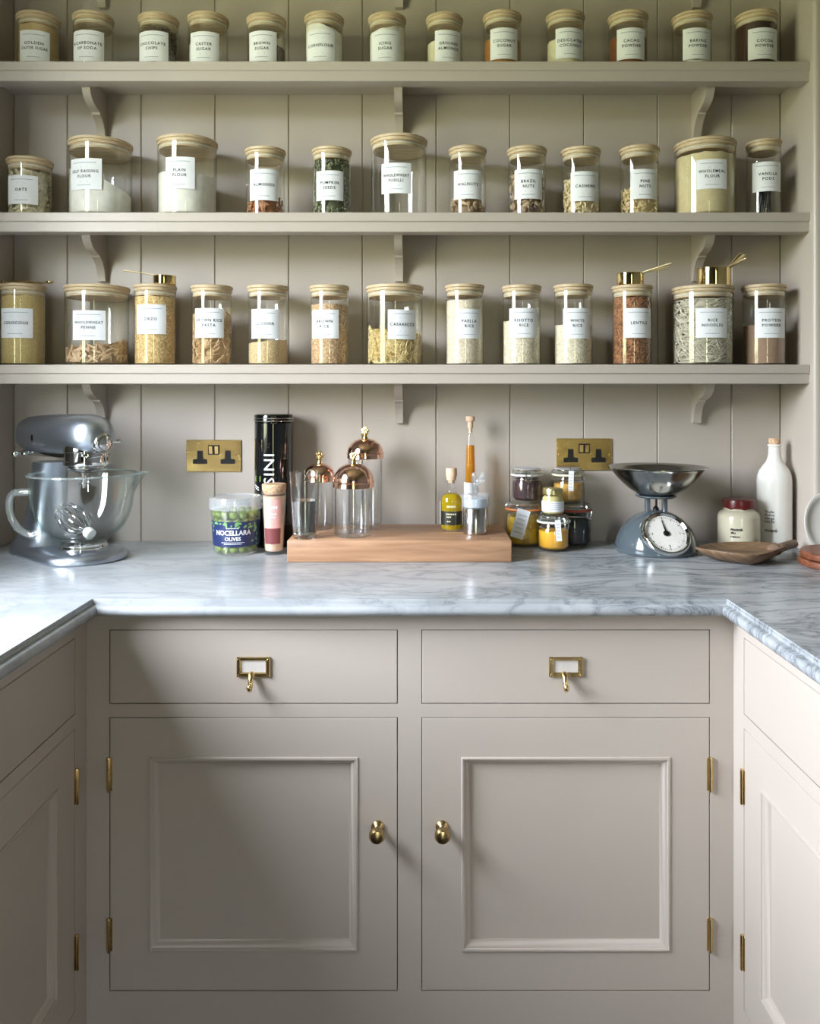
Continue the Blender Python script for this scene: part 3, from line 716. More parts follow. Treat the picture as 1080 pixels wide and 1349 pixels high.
# stand mixer
MX, MD = -.803, 1.936
t = thing('stand_mixer', 'silver grey stand mixer with a glass bowl in the left corner', 'mixer', (MX, MD - CD, ZC + .0002), R(-35))
def hull2(x1, r1, x2, r2, ins=0, n=20):
    r1 -= ins; r2 -= ins; d = x1 - x2; al = math.acos((r1 - r2) / d)
    p = [(x1 + r1 * math.cos(a), r1 * math.sin(a)) for a in [-(PI - (PI - al)) + 0 + 2 * al * 0 + (2 * al) * 0 + q for q in []]]
    A = [al * (2 * i / n - 1) for i in range(n + 1)]
    p = [(x1 + r1 * math.cos(a), r1 * math.sin(a)) for a in A]
    A = [al + (2 * PI - 2 * al) * i / n for i in range(n + 1)]
    p += [(x2 + r2 * math.cos(a), r2 * math.sin(a)) for a in A]
    return p
b = B()
b.loft([[(x, y, z) for x, y in hull2(0, .101, -.165, .080, i)] for i, z in ((.003, 0), (.0, .003), (0, .012), (.004, .018), (.014, .0225), (.03, .025))])
b.build('base', MIXERM, t)
b = B().lathe([(0, .024), (.056, .024), (.056, .030), (.053, .034), (.053, .038), (.046, .041), (0, .041)], 40); b.build('bowl_clamp', CHROME, t)
b = B()
def sup(xa, xb, hw, z, n=24):
    cx, hx = (xa + xb) / 2, (xb - xa) / 2; o = []
    for i in range(n):
        a = 2 * PI * i / n; c, s_ = math.cos(a), math.sin(a)
        o.append((cx + hx * math.copysign(abs(c) ** .7, c), hw * math.copysign(abs(s_) ** .7, s_), z))
    return o
b.loft([sup(-.240, -.078, .074, .018), sup(-.226, -.094, .060, .035), sup(-.212, -.104, .050, .06), sup(-.200, -.112, .043, .10), sup(-.188, -.110, .038, .15), sup(-.182, -.104, .037, .20), sup(-.182, -.096, .037, .225)])
b.build('column', MIXERM, t)
# head: bullet along local x
prf = [(-.246, .004), (-.2445, .020), (-.240, .031), (-.230, .041), (-.210, .0475), (-.17, .051), (-.10, .054), (-.02, .0555), (.02, .0555), (.045, .052), (.062, .045), (.075, .034), (.083, .021), (.086, .004)]
rings = []
for x, rr in prf:
    ring = []
    for i in range(36):
        a = 2 * PI * i / 36; c, s_ = math.cos(a), math.sin(a)
        y = rr * math.copysign(abs(c) ** .85, c); z = rr * math.copysign(abs(s_) ** .85, s_)
        if z < 0: z *= .80
        ring.append((x, y, .2885 + z))
    rings.append(ring)
B().loft(rings).build('head', MIXERM, t, 60)
b = B()
rings = []
for z, k in ((.2425, .86), (.243, .93), (.2475, .965), (.2525, .965), (.254, .9)):
    rings.append([(x, y, z) for x, y in [(-.08 + .158 * k * math.copysign(abs(math.cos(a)) ** .6, math.cos(a)), .0565 * k * math.copysign(abs(math.sin(a)) ** .7, math.sin(a))) for a in [2 * PI * i / 40 for i in range(40)]]])
b.loft(rings); b.build('trim_strip', CHROME, t)
b = B().lathe([(0, .222), (.046, .222), (.0525, .2245), (.0535, .228), (.0535, .233), (.0522, .2345), (.0522, .255), (.0535, .2565), (.0538, .262), (.0525, .270), (.048, .275), (0, .275)], 48, Matrix.Translation((.016, 0, 0))); b.build('chrome_band', CHROME, t)
b = B().lathe([(0, .206), (.022, .206), (.026, .2085), (.038, .213), (.042, .218), (.042, .2225), (0, .2225)], 40, Matrix.Translation((.012, 0, 0)))
b.lathe([(0, .168), (.0052, .168), (.006, .172), (.006, .2), (.011, .2015), (.011, .207), (0, .207)], 20, Matrix.Translation((.004, 0, 0)))
b.tube([(.004, -.012, .178), (.004, .012, .178)], .0018, 8); b.build('beater_shaft', STEEL, t)
Mh = Matrix.Translation((.060, 0, .278)) @ Matrix.Rotation(R(90), 4, 'Y')
hub = B().lathe([(0, 0), (.024, 0), (.024, .018), (.0225, .024), (.0195, .0275), (.018, .0285), (.0172, .0275), (0, .0275)], 36, Mh).build('hub_cover', STEEL, t)
B().lathe([(0, .0275), (.0165, .0275), (.0155, .030), (.010, .0315), (0, .0318)], 30, Mh).build('hub_disc', CHROME, hub)
b = B(); b.tube([(.075, .022, .278), (.075, .036, .279), (.075, .040, .279)], [.003, .0028, .0028], 10); b.ball((.075, .046, .280), (.0075, .0075, .0062), 12); b.build('attachment_knob', CHROME, t)
b = B(); b.tube([(-.185, -.046, .2455), (-.185, -.060, .2455)], .003, 8); b.ball((-.185, -.064, .2455), .0085, 12); b.build('speed_knob', CHROME, t)
b = B(); b.tube([(-.150, -.048, .2475), (-.150, -.060, .2475)], .003, 8); b.ball((-.150, -.063, .2475), (.012, .006, .006), 12); b.build('lock_knob', CHROME, t)
b = B(); b.lathe([(0, 0), (.0052, 0), (.0045, .0016), (0, .002)], 16, Matrix.Translation((-.128, -.0535, .286)) @ Matrix.Rotation(R(90), 4, 'X') @ Matrix.Diagonal((.7, 1.6, 1, 1))); b.build('badge', BLACK, t)
# glass bowl: built in world directions, so undo the mixer's turn
UN = Matrix.Rotation(R(35), 4, 'Z')
def spoutw(p, a):
    x, y, z = p; rr = math.hypot(x, y); d = (a + PI) % (2 * PI) - PI
    k = math.exp(-(d / .20) ** 2) * max(0, (z - .150) / .05) ** 1.3
    rn = rr + .032 * k; return (x / rr * rn, y / rr * rn, z + .004 * k)
po = [(.0, .042), (.044, .042), (.052, .044), (.062, .049), (.078, .060), (.093, .076), (.1045, .096), (.112, .12), (.1165, .15), (.1195, .18), (.1225, .199), (.1235, .2015), (.1215, .2025), (.1185, .2005), (.1165, .18), (.1135, .15), (.109, .12), (.1015, .097), (.0905, .079), (.076, .064), (.060, .053), (0, .050)]
bw = B().lathe(po, 72, UN, spoutw).build('bowl', BOWLGLASS, t, 70)
b = B(); hp = [(-.113, 0, .160), (-.135, 0, .1605), (-.154, 0, .159), (-.163, 0, .150), (-.166, 0, .136), (-.165, 0, .118), (-.160, 0, .098), (-.148, 0, .078), (-.130, 0, .064), (-.112, 0, .058), (-.096, 0, .058)]
# corner points pushed to the bowl wall
hp[-1] = (-.0925, 0, .069)
b.tube([(x, -.02 - 0.0, z) for x, y, z in hp], .0068, 10, mtx=UN, flat=1.3); b.build('bowl_handle', THICK, bw, 60)
b = B(); rim = []
for i in range(96):
    a = 2 * PI * i / 96; rim.append(spoutw((.1215 * math.cos(a), .1215 * math.sin(a), .2015), a))
b.tube(rim, .0024, 8, closed=True, mtx=UN); b.build('rim', THICK, bw)
# whisk lying in the bowl
HB = Vector((WX(117, 1.91), 1.91 - CD, ZC + .066)); TP = Vector((WX(80, 1.958), 1.958 - CD, ZC + .116))
t = thing('wire_whisk', 'wire whisk attachment lying inside the glass mixer bowl', 'whisk', HB)
ax = (TP - HB); L = ax.length; q = ax.to_track_quat('Z', 'Y').to_matrix().to_4x4()
b = B()
for k in range(7):
    a = PI * k / 7; pts = []
    for i in range(21):
        th = -PI + 2 * PI * i / 20 if False else PI * i / 20
        zz = .008 + (L - .004) * (math.sin(th)) ** .75 if False else None
        u = math.cos(th); s_ = math.sin(th)
        pts.append((.043 * u * (s_ ** .55 if s_ > 0 else 0) * math.cos(a) + .006 * u * math.cos(a), .043 * u * (s_ ** .55 if s_ > 0 else 0) * math.sin(a) + .006 * u * math.sin(a), .008 + (L - .004) * s_ ** 1.1 if s_ > 0 else .008))
    b.tube(pts, .0013, 6, mtx=q)
b.build('wires', CHROME, t)
b = B().lathe([(0, -.012), (.006, -.012), (.0125, -.010), (.014, -.004), (.0135, .004), (.010, .010), (.0, .012)], 24, q); b.tube([(-.013, 0, -.006), (.013, 0, -.006)], .002, 8, mtx=q); b.build('hub', plain('pearl_white', (236, 236, 234), 0.25, coat=.4), t)

# olive tub
OX, OD = WX(310.5, 2.015), 2.015
t = thing('olive_tub', 'clear plastic tub of green olives with a navy label', 'tub', (OX, OD - CD, ZC + .0002))
rt = lambda z: .0525 + .0075 * (z / .106)
TUBP = [(0, 0), (.049, 0), (.0515, .001), (.0525, .004)] + [(rt(z), z) for z in (.03, .06, .09, .106)] + [(.0612, .1065), (.0612, .110)]
b = B().lathe(TUBP + [(rt(.106) - .001, .110)] + [(rt(z) - .001, z) for z in (.09, .06, .03)] + [(.0510, .005), (0, .002)], 56); b.build('container', PLASTIC, t)
lr = .0645
b = B().lathe([(lr - .002, .109), (lr, .110), (lr, .134), (lr - .0015, .139), (lr - .005, .1395), (lr - .008, .1365), (lr - .012, .136), (0, .136), (0, .1345), (lr - .010, .1345), (lr - .003, .133), (lr - .0015, .110)], 56, cap0=False, cap1=False); b.build('tub_lid', FROST, t)
ca = camang(OX, OD - CD)
lb = patch(ca - 1.62, ca + 1.62, .022, .083, lambda z: rt(z) + .0003, .0005, 48, 3).build('wrap_label', plain('navy_label', (34, 48, 92), 0.35), t)
fo = lambda u, v: cyl(rt(.05 + v) + .0013, ca - .13 + u / .056, .05 + v)
b = B(); put_text(b, 'NOCELLARA', .0165, fo, 1.0, .03, .088, 0, .001); put_text(b, 'OLIVES', .0125, fo, 1.0, .03, None, 0, -.0125)
put_bar(b, 0, -.0175, .058, .0016, fo, 18); put_bar(b, 0, -.021, .044, .0016, fo, 14); put_bar(b, 0, .0175, .030, .0018, fo, 9)
b.build('lettering', WHITE_INK, lb, recalc=False)
LEAF = plain('leaf_print', (122, 168, 104), 0.4); b = B(); rl = random.Random(3)
for i in range(46):
    u = rl.uniform(-.085, .085); v = rl.choice([rl.uniform(.019, .030), rl.uniform(-.026, .03)])
    if v < .018 and -.05 < u < .047: continue
    s_ = rl.uniform(.0035, .006); a = rl.uniform(0, PI); e = [(s_ * math.cos(k * PI / 4), s_ * .5 * math.sin(k * PI / 4)) for k in range(8)]
    pts = []
    for ex, ey in e:
        uu = u + ex * math.cos(a) - ey * math.sin(a); vv = max(-.0275, min(.0325, v + ex * math.sin(a) + ey * math.cos(a)))
        pts.append(fo(uu, vv))
    b.add(pts, [list(range(8))])
b.build('leaf_print', LEAF, lb, recalc=False)
OLM = piece_mat('olive_skin', [(112, 134, 62)], .25); OLM = plain('olive_skin', (122, 142, 52), .28, vary=.25, scale=40)
om = None
for li in range(5):
    z = .0145 + li * .0208; rr = rt(z) - .0135; n = 13
    for i in range(n):
        a = 2 * PI * (i + .5 * (li % 2)) / n
        if om is None:
            o = B().ball((0, 0, 0), (.0102, .0102, .0118), 14).build('olive', OLM); om = o
        else:
            o = om.copy(); COL.objects.link(o)
        o.location = (OX + rr * math.cos(a), OD - CD + rr * math.sin(a), ZC + z); o.rotation_euler = (a * 3, a * 5 + li, a)
        tag(o, 'green olive packed inside the clear plastic tub', 'olive', 'olives in the tub')

# black tin
TX, TD = WX(360.5, 2.11), 2.11; tr = .0495
t = thing('breadstick_tin', 'tall black cylindrical tin with white upright lettering and a wire clip', 'tin', (TX, TD - CD, ZC + .0002))
B().lathe([(0, 0), (tr - .002, 0), (tr, .002), (tr, .318), (tr - .002, .3195), (0, .3195)], 56).build('body', BLACKTIN, t)
B().lathe([(0, .3195), (tr - .001, .3195), (tr + .0008, .321), (tr + .0008, .336), (tr - .001, .3395), (tr - .006, .341), (0, .341)], 56).build('tin_lid', BLACKTIN, t)
b = B(); ca = camang(TX, TD - CD)
for z in (.323, .330): b.tube([cyl(tr + .0025, 2 * PI * i / 48, z) for i in range(48)], .0011, 6, closed=True)
M = Matrix.Rotation(ca, 4, 'Z')
b.tube([cyl(tr + .004, ca - .12, .334), cyl(tr + .005, ca - .12, .318), cyl(tr + .005, ca + .12, .318), cyl(tr + .004, ca + .12, .334)], .0013, 6, closed=True)
b.build('wire_clip', CHROME, t)
ft = lambda u, v: cyl(tr + .0006, ca - .115 - v / tr, .1405 + u + .0)
b = B(); put_text(b, 'GRISSINI', .040, lambda u, v: cyl(tr + .0008, ca + .02 - v * .95 / tr, .153 + u * .174 / .1), 1.08, .004, .1)
ob = b.build('lettering', WHITE_INK, t, recalc=False)
b = B(); fb = lambda u, v: cyl(tr + .0006, ca - .55 + u / tr, .262 + v)
put_bar(b, 0, .003, .034, .0022, fb); put_bar(b, 0, -.0045, .030, .0022, fb); put_bar(b, -.004, 0, .0025, .030, fb); b.build('gold_mark', GOLD, t, recalc=False)
fb = lambda u, v: cyl(tr + .0006, ca - .95 + u / tr, .176 + v)
b = B(); put_bar(b, 0, 0, .022, .014, fb); b.build('green_mark', plain('green_print', (126, 158, 62), .4), t, recalc=False)
b = B(); put_text(b, 'il', .026, lambda u, v: cyl(tr + .0006, ca - .85 - v / tr, .150 + u), 1, .01, shear=.4); b.build('script_mark', WHITE_INK, t, recalc=False)

# pink salt glass with cork
X, D = WX(361, 1.995), 1.995
t = thing('corked_glass', 'slim corked glass with pink and maroon labels in front of the black tin', 'jar', (X, D - CD, ZC + .0002))
rg = lambda z: .0235 + .0065 * (z / .155)
b = B().lathe([(0, 0), (.022, 0), (.0235, .002)] + [(rg(z), z) for z in (.04, .08, .12, .155)] + [(rg(.155) - .0016, .155)] + [(rg(z) - .0016, z) for z in (.12, .08, .04, .012)] + [(.019, .0085), (0, .0085)], 44); b.build('glass_body', CRYSTAL, t)
B().lathe([(0, .148), (.0262, .148), (.0278, .1555), (.0292, .158), (.0296, .170), (.0285, .172), (0, .172)], 40).build('cork', CORK, t)
ca = camang(X, D - CD)
l1 = patch(ca - 1.0, ca + .62, .066, .137, lambda z: rg(z) + .0002, .0005, 20, 3).build('pink_label', plain('pink_paper', (224, 166, 158), .5), t)
fn = lambda u, v: cyl(rg(.105 + v) + .0011, ca - .2 + u / .028, .105 + v)
b = B(); put_bar(b, 0, .012, .030, .006, fn, 5); put_bar(b, 0, -.004, .026, .003, fn, 4); put_bar(b, 0, -.012, .020, .0022, fn, 5); b.build('print', WHITE_INK, l1, recalc=False)
patch(ca - 1.0, ca + .62, .028, .066, lambda z: rg(z) + .0002, .0006, 20, 3).build('maroon_label', plain('maroon_paper', (122, 62, 62), .5), t)
b = B().lathe([(0, .0095), (.0205, .0095)] + [(rg(z) - .0022, z) for z in (.012, .05, .10, .143)] + [(0, .144)], 36)
o = b.build('salt', plain('blush_salt', (222, 190, 160), .8, bump=.4, scale=300)); o.location = t.location; tag(o, 'pale blush salt filling the slim corked glass', 'salt', None, 'stuff')

# water glass on the board
X, D = WX(401.5, 1.9225), 1.9225
WG = NT('solid_glass'); WG.b.inputs['Transmission Weight'].default_value = 1; WG.b.inputs['Roughness'].default_value = 0.0; WG.b.inputs['IOR'].default_value = 1.45
t = thing('drinking_glass', 'plain tapered tumbler half full of water at the left end of the board', 'glass', (X, D - CD, ZB + .0002))
rw = lambda z: .0275 + .0085 * (z / .158) ** .9
b = B().lathe([(0, .0), (.0255, 0), (.0275, .003)] + [(rw(z), z) for z in (.03, .07, .11, .158)] + [(rw(.158) - .0012, .1585)] + [(rw(z) - .0015, z) for z in (.11, .07, .03, .012)] + [(.022, .008), (0, .008)], 44); b.build('tumbler', CRYSTAL, t)
WAT = NT('water'); WAT.b.inputs['Transmission Weight'].default_value = 1; WAT.b.inputs['Roughness'].default_value = 0.0; WAT.b.inputs['IOR'].default_value = 1.33
_n = WAT.n('ShaderNodeTexNoise', Scale=4.0); WAT.l(WAT.ramp(_n.outputs[0], [(0, (.90, .95, .95, 1)), (1, (.94, .98, .98, 1))]), WAT.b.inputs['Base Color'])
b = B().lathe([(0, .0085), (.0225, .0085)] + [(rw(z) - .0018, z) for z in (.012, .03, .06, .088)] + [(rw(.09) - .0018, .0895), (0, .0885)], 44)
o = b.build('water', WAT.m); o.location = t.location; tag(o, 'clear water half filling the tumbler on the board', 'water', None, 'stuff')

# glass jars with copper domes
def cloche(px, D, r, zl, zd, zf, label):
    X = WX(px, D); z0 = ZB + .0002
    t = thing('domed_jar', label, 'jar', (X, D - CD, z0)); h = zl - z0 + .004; g = r - .0035
    b = B().lathe([(0, 0), (g - .010, 0), (g - .003, .0025), (g, .009), (g, h), (g - .0018, h), (g - .0018, .016), (g - .006, .011), (0, .010)], 48); b.build('glass_body', CRYSTAL, t)
    l0 = zl - z0; d = zd - z0 - l0; dh = .013
    pr = [(r - .0012, l0), (r + .0003, l0 + .001), (r, l0 + .003), (r - .0005, l0 + dh - .002), (r + .0016, l0 + dh - .001), (r + .0016, l0 + dh + .0012), (r - .001, l0 + dh + .002)]
    for i in range(1, 10):
        a = PI / 2 * i / 9; pr.append(((r - .001) * math.cos(a) if i < 9 else 0, l0 + dh + .002 + (d - dh - .002) * math.sin(a)))
    lid = B().lathe(pr, 56, cap0=False).build('copper_dome', COPPER, t)
    dz = zd - z0; fh = zf - zd; b = B()
    b.lathe([(0, dz - .001), (.0072, dz - .001), (.0062, dz + fh * .14), (.0045, dz + fh * .22), (.0070, dz + fh * .32), (.0052, dz + fh * .4)], 20)
    rf = fh * .31; cz = dz + fh * .66; b.ball((0, 0, cz), rf, 14)
    for k in range(16):   # knobbly flower head
        ph = math.acos(1 - 2 * (k + .5) / 16); th = k * 2.4
        b.ball((rf * .86 * math.sin(ph) * math.cos(th), rf * .86 * math.sin(ph) * math.sin(th), cz + rf * .86 * math.cos(ph)), rf * .38, 8)
    b.build('finial', GOLD, lid)
cloche(421, 2.050, .0392, 1.073, 1.119, 1.149, 'copper domed glass jar nearest the water tumbler, on the board')
cloche(465.5, 1.946, .0492, 1.069, 1.127, 1.152, 'widest copper domed glass jar, in front on the board')
cloche(481, 2.068, .0468, 1.129, 1.180, 1.208, 'tallest copper domed glass jar, at the back of the board')

# oil bottle
X, D = WX(594.5, 2.037), 2.037
t = thing('oil_bottle', 'round shouldered bottle of golden olive oil with a wooden stopper', 'bottle', (X, D - CD, ZB + .0002))
r_ = .0276
def botprof(i=0): return [(0, i), (r_ - .004 - i, i), (r_ - .0008 - i, .002 + i), (r_ - i, .006), (r_ - i, .072), (r_ - .001 - i, .080), (r_ - .005 - i, .088), (r_ - .012 - i, .094), (.0115 - i, .098), (.0105 - i, .104)]
b = B().lathe(botprof() + [(.0105, .118), (.0125, .119), (.0125, .124), (.0090, .124), (.009, .104)], 44); b.build('bottle_glass', CRYSTAL, t)
b = B().lathe([(0, .118), (.0085, .118), (.0088, .1245), (.0120, .1250), (.0120, .1338), (.0140, .1342), (.0142, .153), (.0132, .1555), (0, .1555)], 28); b.build('stopper', plain('pale_wood', (214, 180, 152), .5, vary=.1, scale=90), t)
OIL = NT('olive_oil'); _n = OIL.n('ShaderNodeTexNoise', Scale=8.0); OIL.l(OIL.ramp(_n.outputs[0], [(0, lin((206, 180, 22))), (1, lin((222, 196, 40)))]), OIL.b.inputs['Base Color'])
OIL.b.inputs['Transmission Weight'].default_value = .65; OIL.b.inputs['Roughness'].default_value = .08; OIL.b.inputs['IOR'].default_value = 1.1
b = B().lathe([(0, .0035), (r_ - .004, .0035), (r_ - .0018, .007), (r_ - .0018, .072), (r_ - .003, .080), (r_ - .007, .0865), (r_ - .014, .0915), (0, .092)], 40)
o = b.build('olive_oil', OIL.m); o.location = t.location; tag(o, 'golden olive oil filling the wooden stoppered bottle', 'oil', None, 'stuff')
ca = camang(X, D - CD)
lb = patch(ca - 1.15, ca + 1.2, .016, .050, lambda z: r_ + .0002, .0005, 24).build('dark_label', plain('dark_label', (34, 34, 26), .4), t)
fn = lambda u, v: cyl(r_ + .001, ca + .15 + u / r_, .033 + v)
b = B(); put_bar(b, -.004, .010, .026, .0035, fn, 5); put_bar(b, -.010, .003, .012, .003, fn, 3); put_bar(b, -.010, -.008, .010, .003, fn, 2); b.build('print', plain('cream_print', (206, 200, 168), .5), lb, recalc=False)
fn = lambda u, v: cyl(r_ + .0012, ca + u / r_, .062 + v)
b = B(); put_bar(b, 0, 0, .022, .005, fn, 6); b.build('pale_print', plain('cream_print', (206, 200, 168), .5), t, recalc=False)
patch(ca - 2.1, ca - 1.35, .016, .088 - .016, lambda z: r_ + .0002, .0005, 10).build('back_label', PAPER, t)

# tall amber bottle
X, D = WX(619.5, 2.112), 2.112
t = thing('amber_bottle', 'tall slender tapering bottle of amber liquid with a cork', 'bottle', (X, D - CD, ZB + .0002))
ab = [(.017, 0), (.0175, .004), (.0165, .05), (.0145, .105), (.0118, .20), (.0085, .228), (.0066, .240), (.0064, .248), (.0078, .249), (.0078, .2535)]
b = B().lathe([(0, 0)] + [(r0 - .001 if z == 0 else r0, z) for r0, z in ab] + [(.005, .2535), (.005, .24)], 32); b.build('bottle_glass', GLASS, t)
b = B().lathe([(0, .241), (.0048, .241), (.0049, .2537), (.0074, .2540), (.0074, .2700), (.0112, .2704), (.0118, .2715), (.0118, .2825), (.0108, .2835), (0, .2835)], 24); b.build('cork', plain('pale_wood', (214, 180, 152), .5), t)
AMB = NT('amber_liquid'); _n = AMB.n('ShaderNodeTexNoise', Scale=8.0); AMB.l(AMB.ramp(_n.outputs[0], [(0, lin((206, 138, 36))), (1, lin((222, 156, 50)))]), AMB.b.inputs['Base Color'])
AMB.b.inputs['Transmission Weight'].default_value = .6; AMB.b.inputs['Roughness'].default_value = .1; AMB.b.inputs['IOR'].default_value = 1.1
b = B().lathe([(0, .003), (.0155, .003), (.0150, .05), (.0130, .105), (.0104, .20), (.0100, .208), (0, .2085)], 32)
o = b.build('amber_liquid', AMB.m); o.location = t.location; tag(o, 'amber liquid inside the tall slender bottle', 'liquid', None, 'stuff')
ca = camang(X, D - CD)
patch(ca - 1.5, ca + 1.5, .070, .112, lambda z: .0162 - .0 * z, .0005, 24).build('paper_label', PAPER, t)

# cruet with a glass stopper
X, D = WX(626.5, 2.058), 2.058
t = thing('glass_cruet', 'clear glass cruet with a leaf shaped glass stopper behind the steel canister', 'cruet', (X, D - CD, ZB + .0002))
b = B().lathe([(0, 0), (.028, 0), (.0325, .003), (.0335, .008), (.0325, .05), (.029, .066), (.016, .074), (.009, .080), (.0075, .092), (.0105, .098), (.0088, .099), (.006, .092), (.0075, .081), (.014, .0755), (.027, .0665), (.0308, .05), (.0315, .009), (0, .006)], 40); b.build('body', CRYSTAL, t)
b = B(); b.lathe([(0, .086), (.0055, .086), (.0055, .1), (.008, .102), (.0045, .108), (0, .110)], 16)
for (cx, cz, a, L, w_) in ((-.004, .128, 1.5, .020, .007), (.012, .121, .55, .017, .008), (.016, .133, 1.15, .016, .006), (.002, .114, .3, .012, .007)):
    b.ball((0, 0, 0), (L * .8, .0035, w_), 10, Matrix.Translation((cx, 0, cz)) @ Matrix.Rotation(-a, 4, 'Y'))
b.build('stopper', glass_mat('cut_glass', (.93, .95, .97), (.55, .6, .65), 1.2, .06, 3.0, .18), t)
b = B().lathe([(0, .0065), (.0308, .0095), (.0308, .016), (0, .0165)], 36); o = b.build('olive_oil', OIL.m); o.location = t.location; tag(o, 'shallow yellow oil left in the bottom of the glass cruet', 'oil', None, 'stuff')

# steel canister
X, D = WX(626, 1.985), 1.985; rc = .0295
t = thing('steel_canister', 'small brushed steel canister with a clear lid near the right end of the board', 'canister', (X, D - CD, ZB + .0002))
B().lathe([(0, 0), (rc - .002, 0), (rc, .0015), (rc, .062), (rc - .001, .0635), (0, .0635)], 48).build('body', STEEL, t)
l = B().lathe([(0, .0637), (rc + .001, .0637), (rc + .0035, .066), (rc + .004, .070), (rc + .004, .094), (rc + .0025, .0965), (0, .097)], 48).build('clear_lid', FROST, t)
B().lathe([(0, .066), (rc - .002, .066), (rc - .002, .086), (0, .086)], 36).build('inner_cap', plain('silver_cap', (188, 200, 216), .3, .3), l)

# ---------------------------------------------------------------- clip jars
def clip_jar(px, D, z0, r, h, label, fill, what, seal, lidm, ffrac=.96, clipa=0.0, X=None, tagp=None, metal_lid=None, band=None):
    X = WX(px, D) if X is None else X
    t = thing('clip_jar', label, 'jar', (X, D - CD, z0 + .0002))
    hb = h - .024; n = r * .9
    b = B().lathe([(0, 0), (r - .008, 0), (r - .002, .003), (r, .009), (r, hb * .78), (r - .002, hb * .88), (n, hb * .95), (n, hb), (r - .001, hb + .001), (r - .001, hb + .005), (n - .004, hb + .005), (n - .003, hb * .95), (r - .004, hb * .87), (r - .002, hb * .77), (r - .002, .010), (r - .008, .005), (0, .005)], 48)
    b.build('glass_body', GLASS, t)
    B().lathe([(n - .004, hb + .0052), (r + .0018, hb + .0042), (r + .0030, hb + .0065), (r + .0018, hb + .0092), (n - .004, hb + .0078)], 48, cap0=False, cap1=False).build('seal', seal, t)
    b = B().lathe([(0, hb + .006), (n - .005, hb + .006), (n - .005, hb + .008), (r - .0006, hb + .008), (r, hb + .0095), (r, hb + .0125), (r - .002, hb + .015), (r - .004, hb + .0165), (r - .004, hb + .0195), (r - .006, hb + .0225), (r - .009, h - .0006), (r - .012, h - .0012), (0, h - .0012)], 48)
    ld = b.build('lid', lidm, t)
    if metal_lid: B().lathe([(0, h - .0015), (r - .0075, h - .0015), (r - .0045, h - .0035), (r - .0035, h - .003), (r - .007, h), (0, h + .0004)], 40).build('lid_insert', metal_lid, ld)
    ca = camang(X, D - CD) + clipa; b = B()
    for zz, rr in ((hb + .0185, r - .0022), (hb * .915, n + .0045)):
        b.tube([cyl(rr, 2 * PI * i / 40, zz) for i in range(40)], .0010, 6, closed=True)
    for s_ in (-1, 1):
        a = ca + s_ * .16
        b.tube([cyl(r - .001, a, hb + .0185), cyl(r + .004, a, hb + .013), cyl(r + .005, a, hb + .002), cyl(r + .003, a, hb * .9), cyl(n + .004, a, hb * .915)], .0011, 6)
    b.tube([cyl(r + .0045, ca - .16, hb * .90), cyl(r + .0075, ca, hb * .84), cyl(r + .0045, ca + .16, hb * .90)], .0011, 6)
    b.tube([cyl(r + .0035, ca - .16, hb + .014), cyl(r + .004, ca, hb + .0145), cyl(r + .0035, ca + .16, hb + .014)], .0011, 6)
    # hinge loop on the far side
    b.tube([cyl(r - .001, ca + PI - .2, hb + .0185), cyl(r + .007, ca + PI - .1, hb + .010), cyl(r + .007, ca + PI + .1, hb + .010), cyl(r - .001, ca + PI + .2, hb + .0185)], .0011, 6)
    b.build('wire_bail', CHROME, t)
    if band: B().lathe([(r + .0002, .012), (r + .0008, .012), (r + .0008, .02), (r + .0002, .02)], 40, cap0=False, cap1=False).build('band', band, t)
    ft_ = hb * ffrac
    b = B().lathe([(0, .0058), (r - .0095, .0058), (r - .0035, .011), (r - .003, min(ft_, hb * .76))] + ([(r - .006, min(ft_, hb * .87))] if ffrac > .8 else []) + ([(n - .004, hb * .95)] if ffrac > .94 else []) + [(0, ft_ + .0004)], 40)
    o = b.build(what[0], fill); o.location = t.location; tag(o, what[1], what[2], None, 'stuff')
    if tagp:   # paper tag: (angle from viewer, z top, w, h, tilt)
        for (ta, tz, tw, th_, tilt) in tagp:
            M = Matrix.Rotation(camang(X, D - CD) + ta, 4, 'Z') @ Matrix.Translation((0, -(r + .0075), tz)) @ Matrix.Rotation(tilt, 4, 'Y') @ Matrix.Rotation(R(-4), 4, 'X')
            tg = B().box(-tw / 2, tw / 2, -.0004, .0004, -th_, 0, 0, M).build('paper_tag', PAPER, t)
            b = B()
            for k in range(5): put_bar(b, 0, -th_ * (.2 + .15 * k), tw * (.7 - .1 * (k % 2)), .0016, lambda u, v: (M @ Vector((u, -.0008, v)))[:], 9 if tw > .02 else 2)
            b.build('print', INK2, tg, recalc=False)
            b = B(); b.tube([(M @ Vector((0, 0, -.003)))[:], (M @ Vector((-.002, .002, .005)))[:], (M @ Vector((0, .0045, .009)))[:]], .0007, 5); b.build('string', BLACK, tg)
    return X
GRN = lambda n, a, c, s=200: grain_mat(n, a, c, s, .7, .2)
LG = glass_mat('lid_glass', (.94, .96, .94), (.45, .54, .48), 2.6, .04, 2.2, .03)
z1 = ZC
X1 = clip_jar(690, 2.118, z1, .0465, .112, 'wide clip jar of yellow pickle with an orange seal and a large white tag', GRN('yellow_pickle', (170, 132, 20), (208, 176, 50), 60), ('pickle', 'yellow pickle in the wide clip jar with a large tag', 'pickle'), RUBBER, LG, .93, 1.2, tagp=[(.02, .098, .033, .074, R(16))])
X4 = clip_jar(755, 2.118, z1, .0465, .110, 'wide clip jar of black preserve with a dark red seal', plain('black_preserve', (14, 12, 16), .9, spec=.1), ('preserve', 'black preserve in the wide clip jar with dark red seal', 'preserve'), REDRUB, LG, .97, .95)
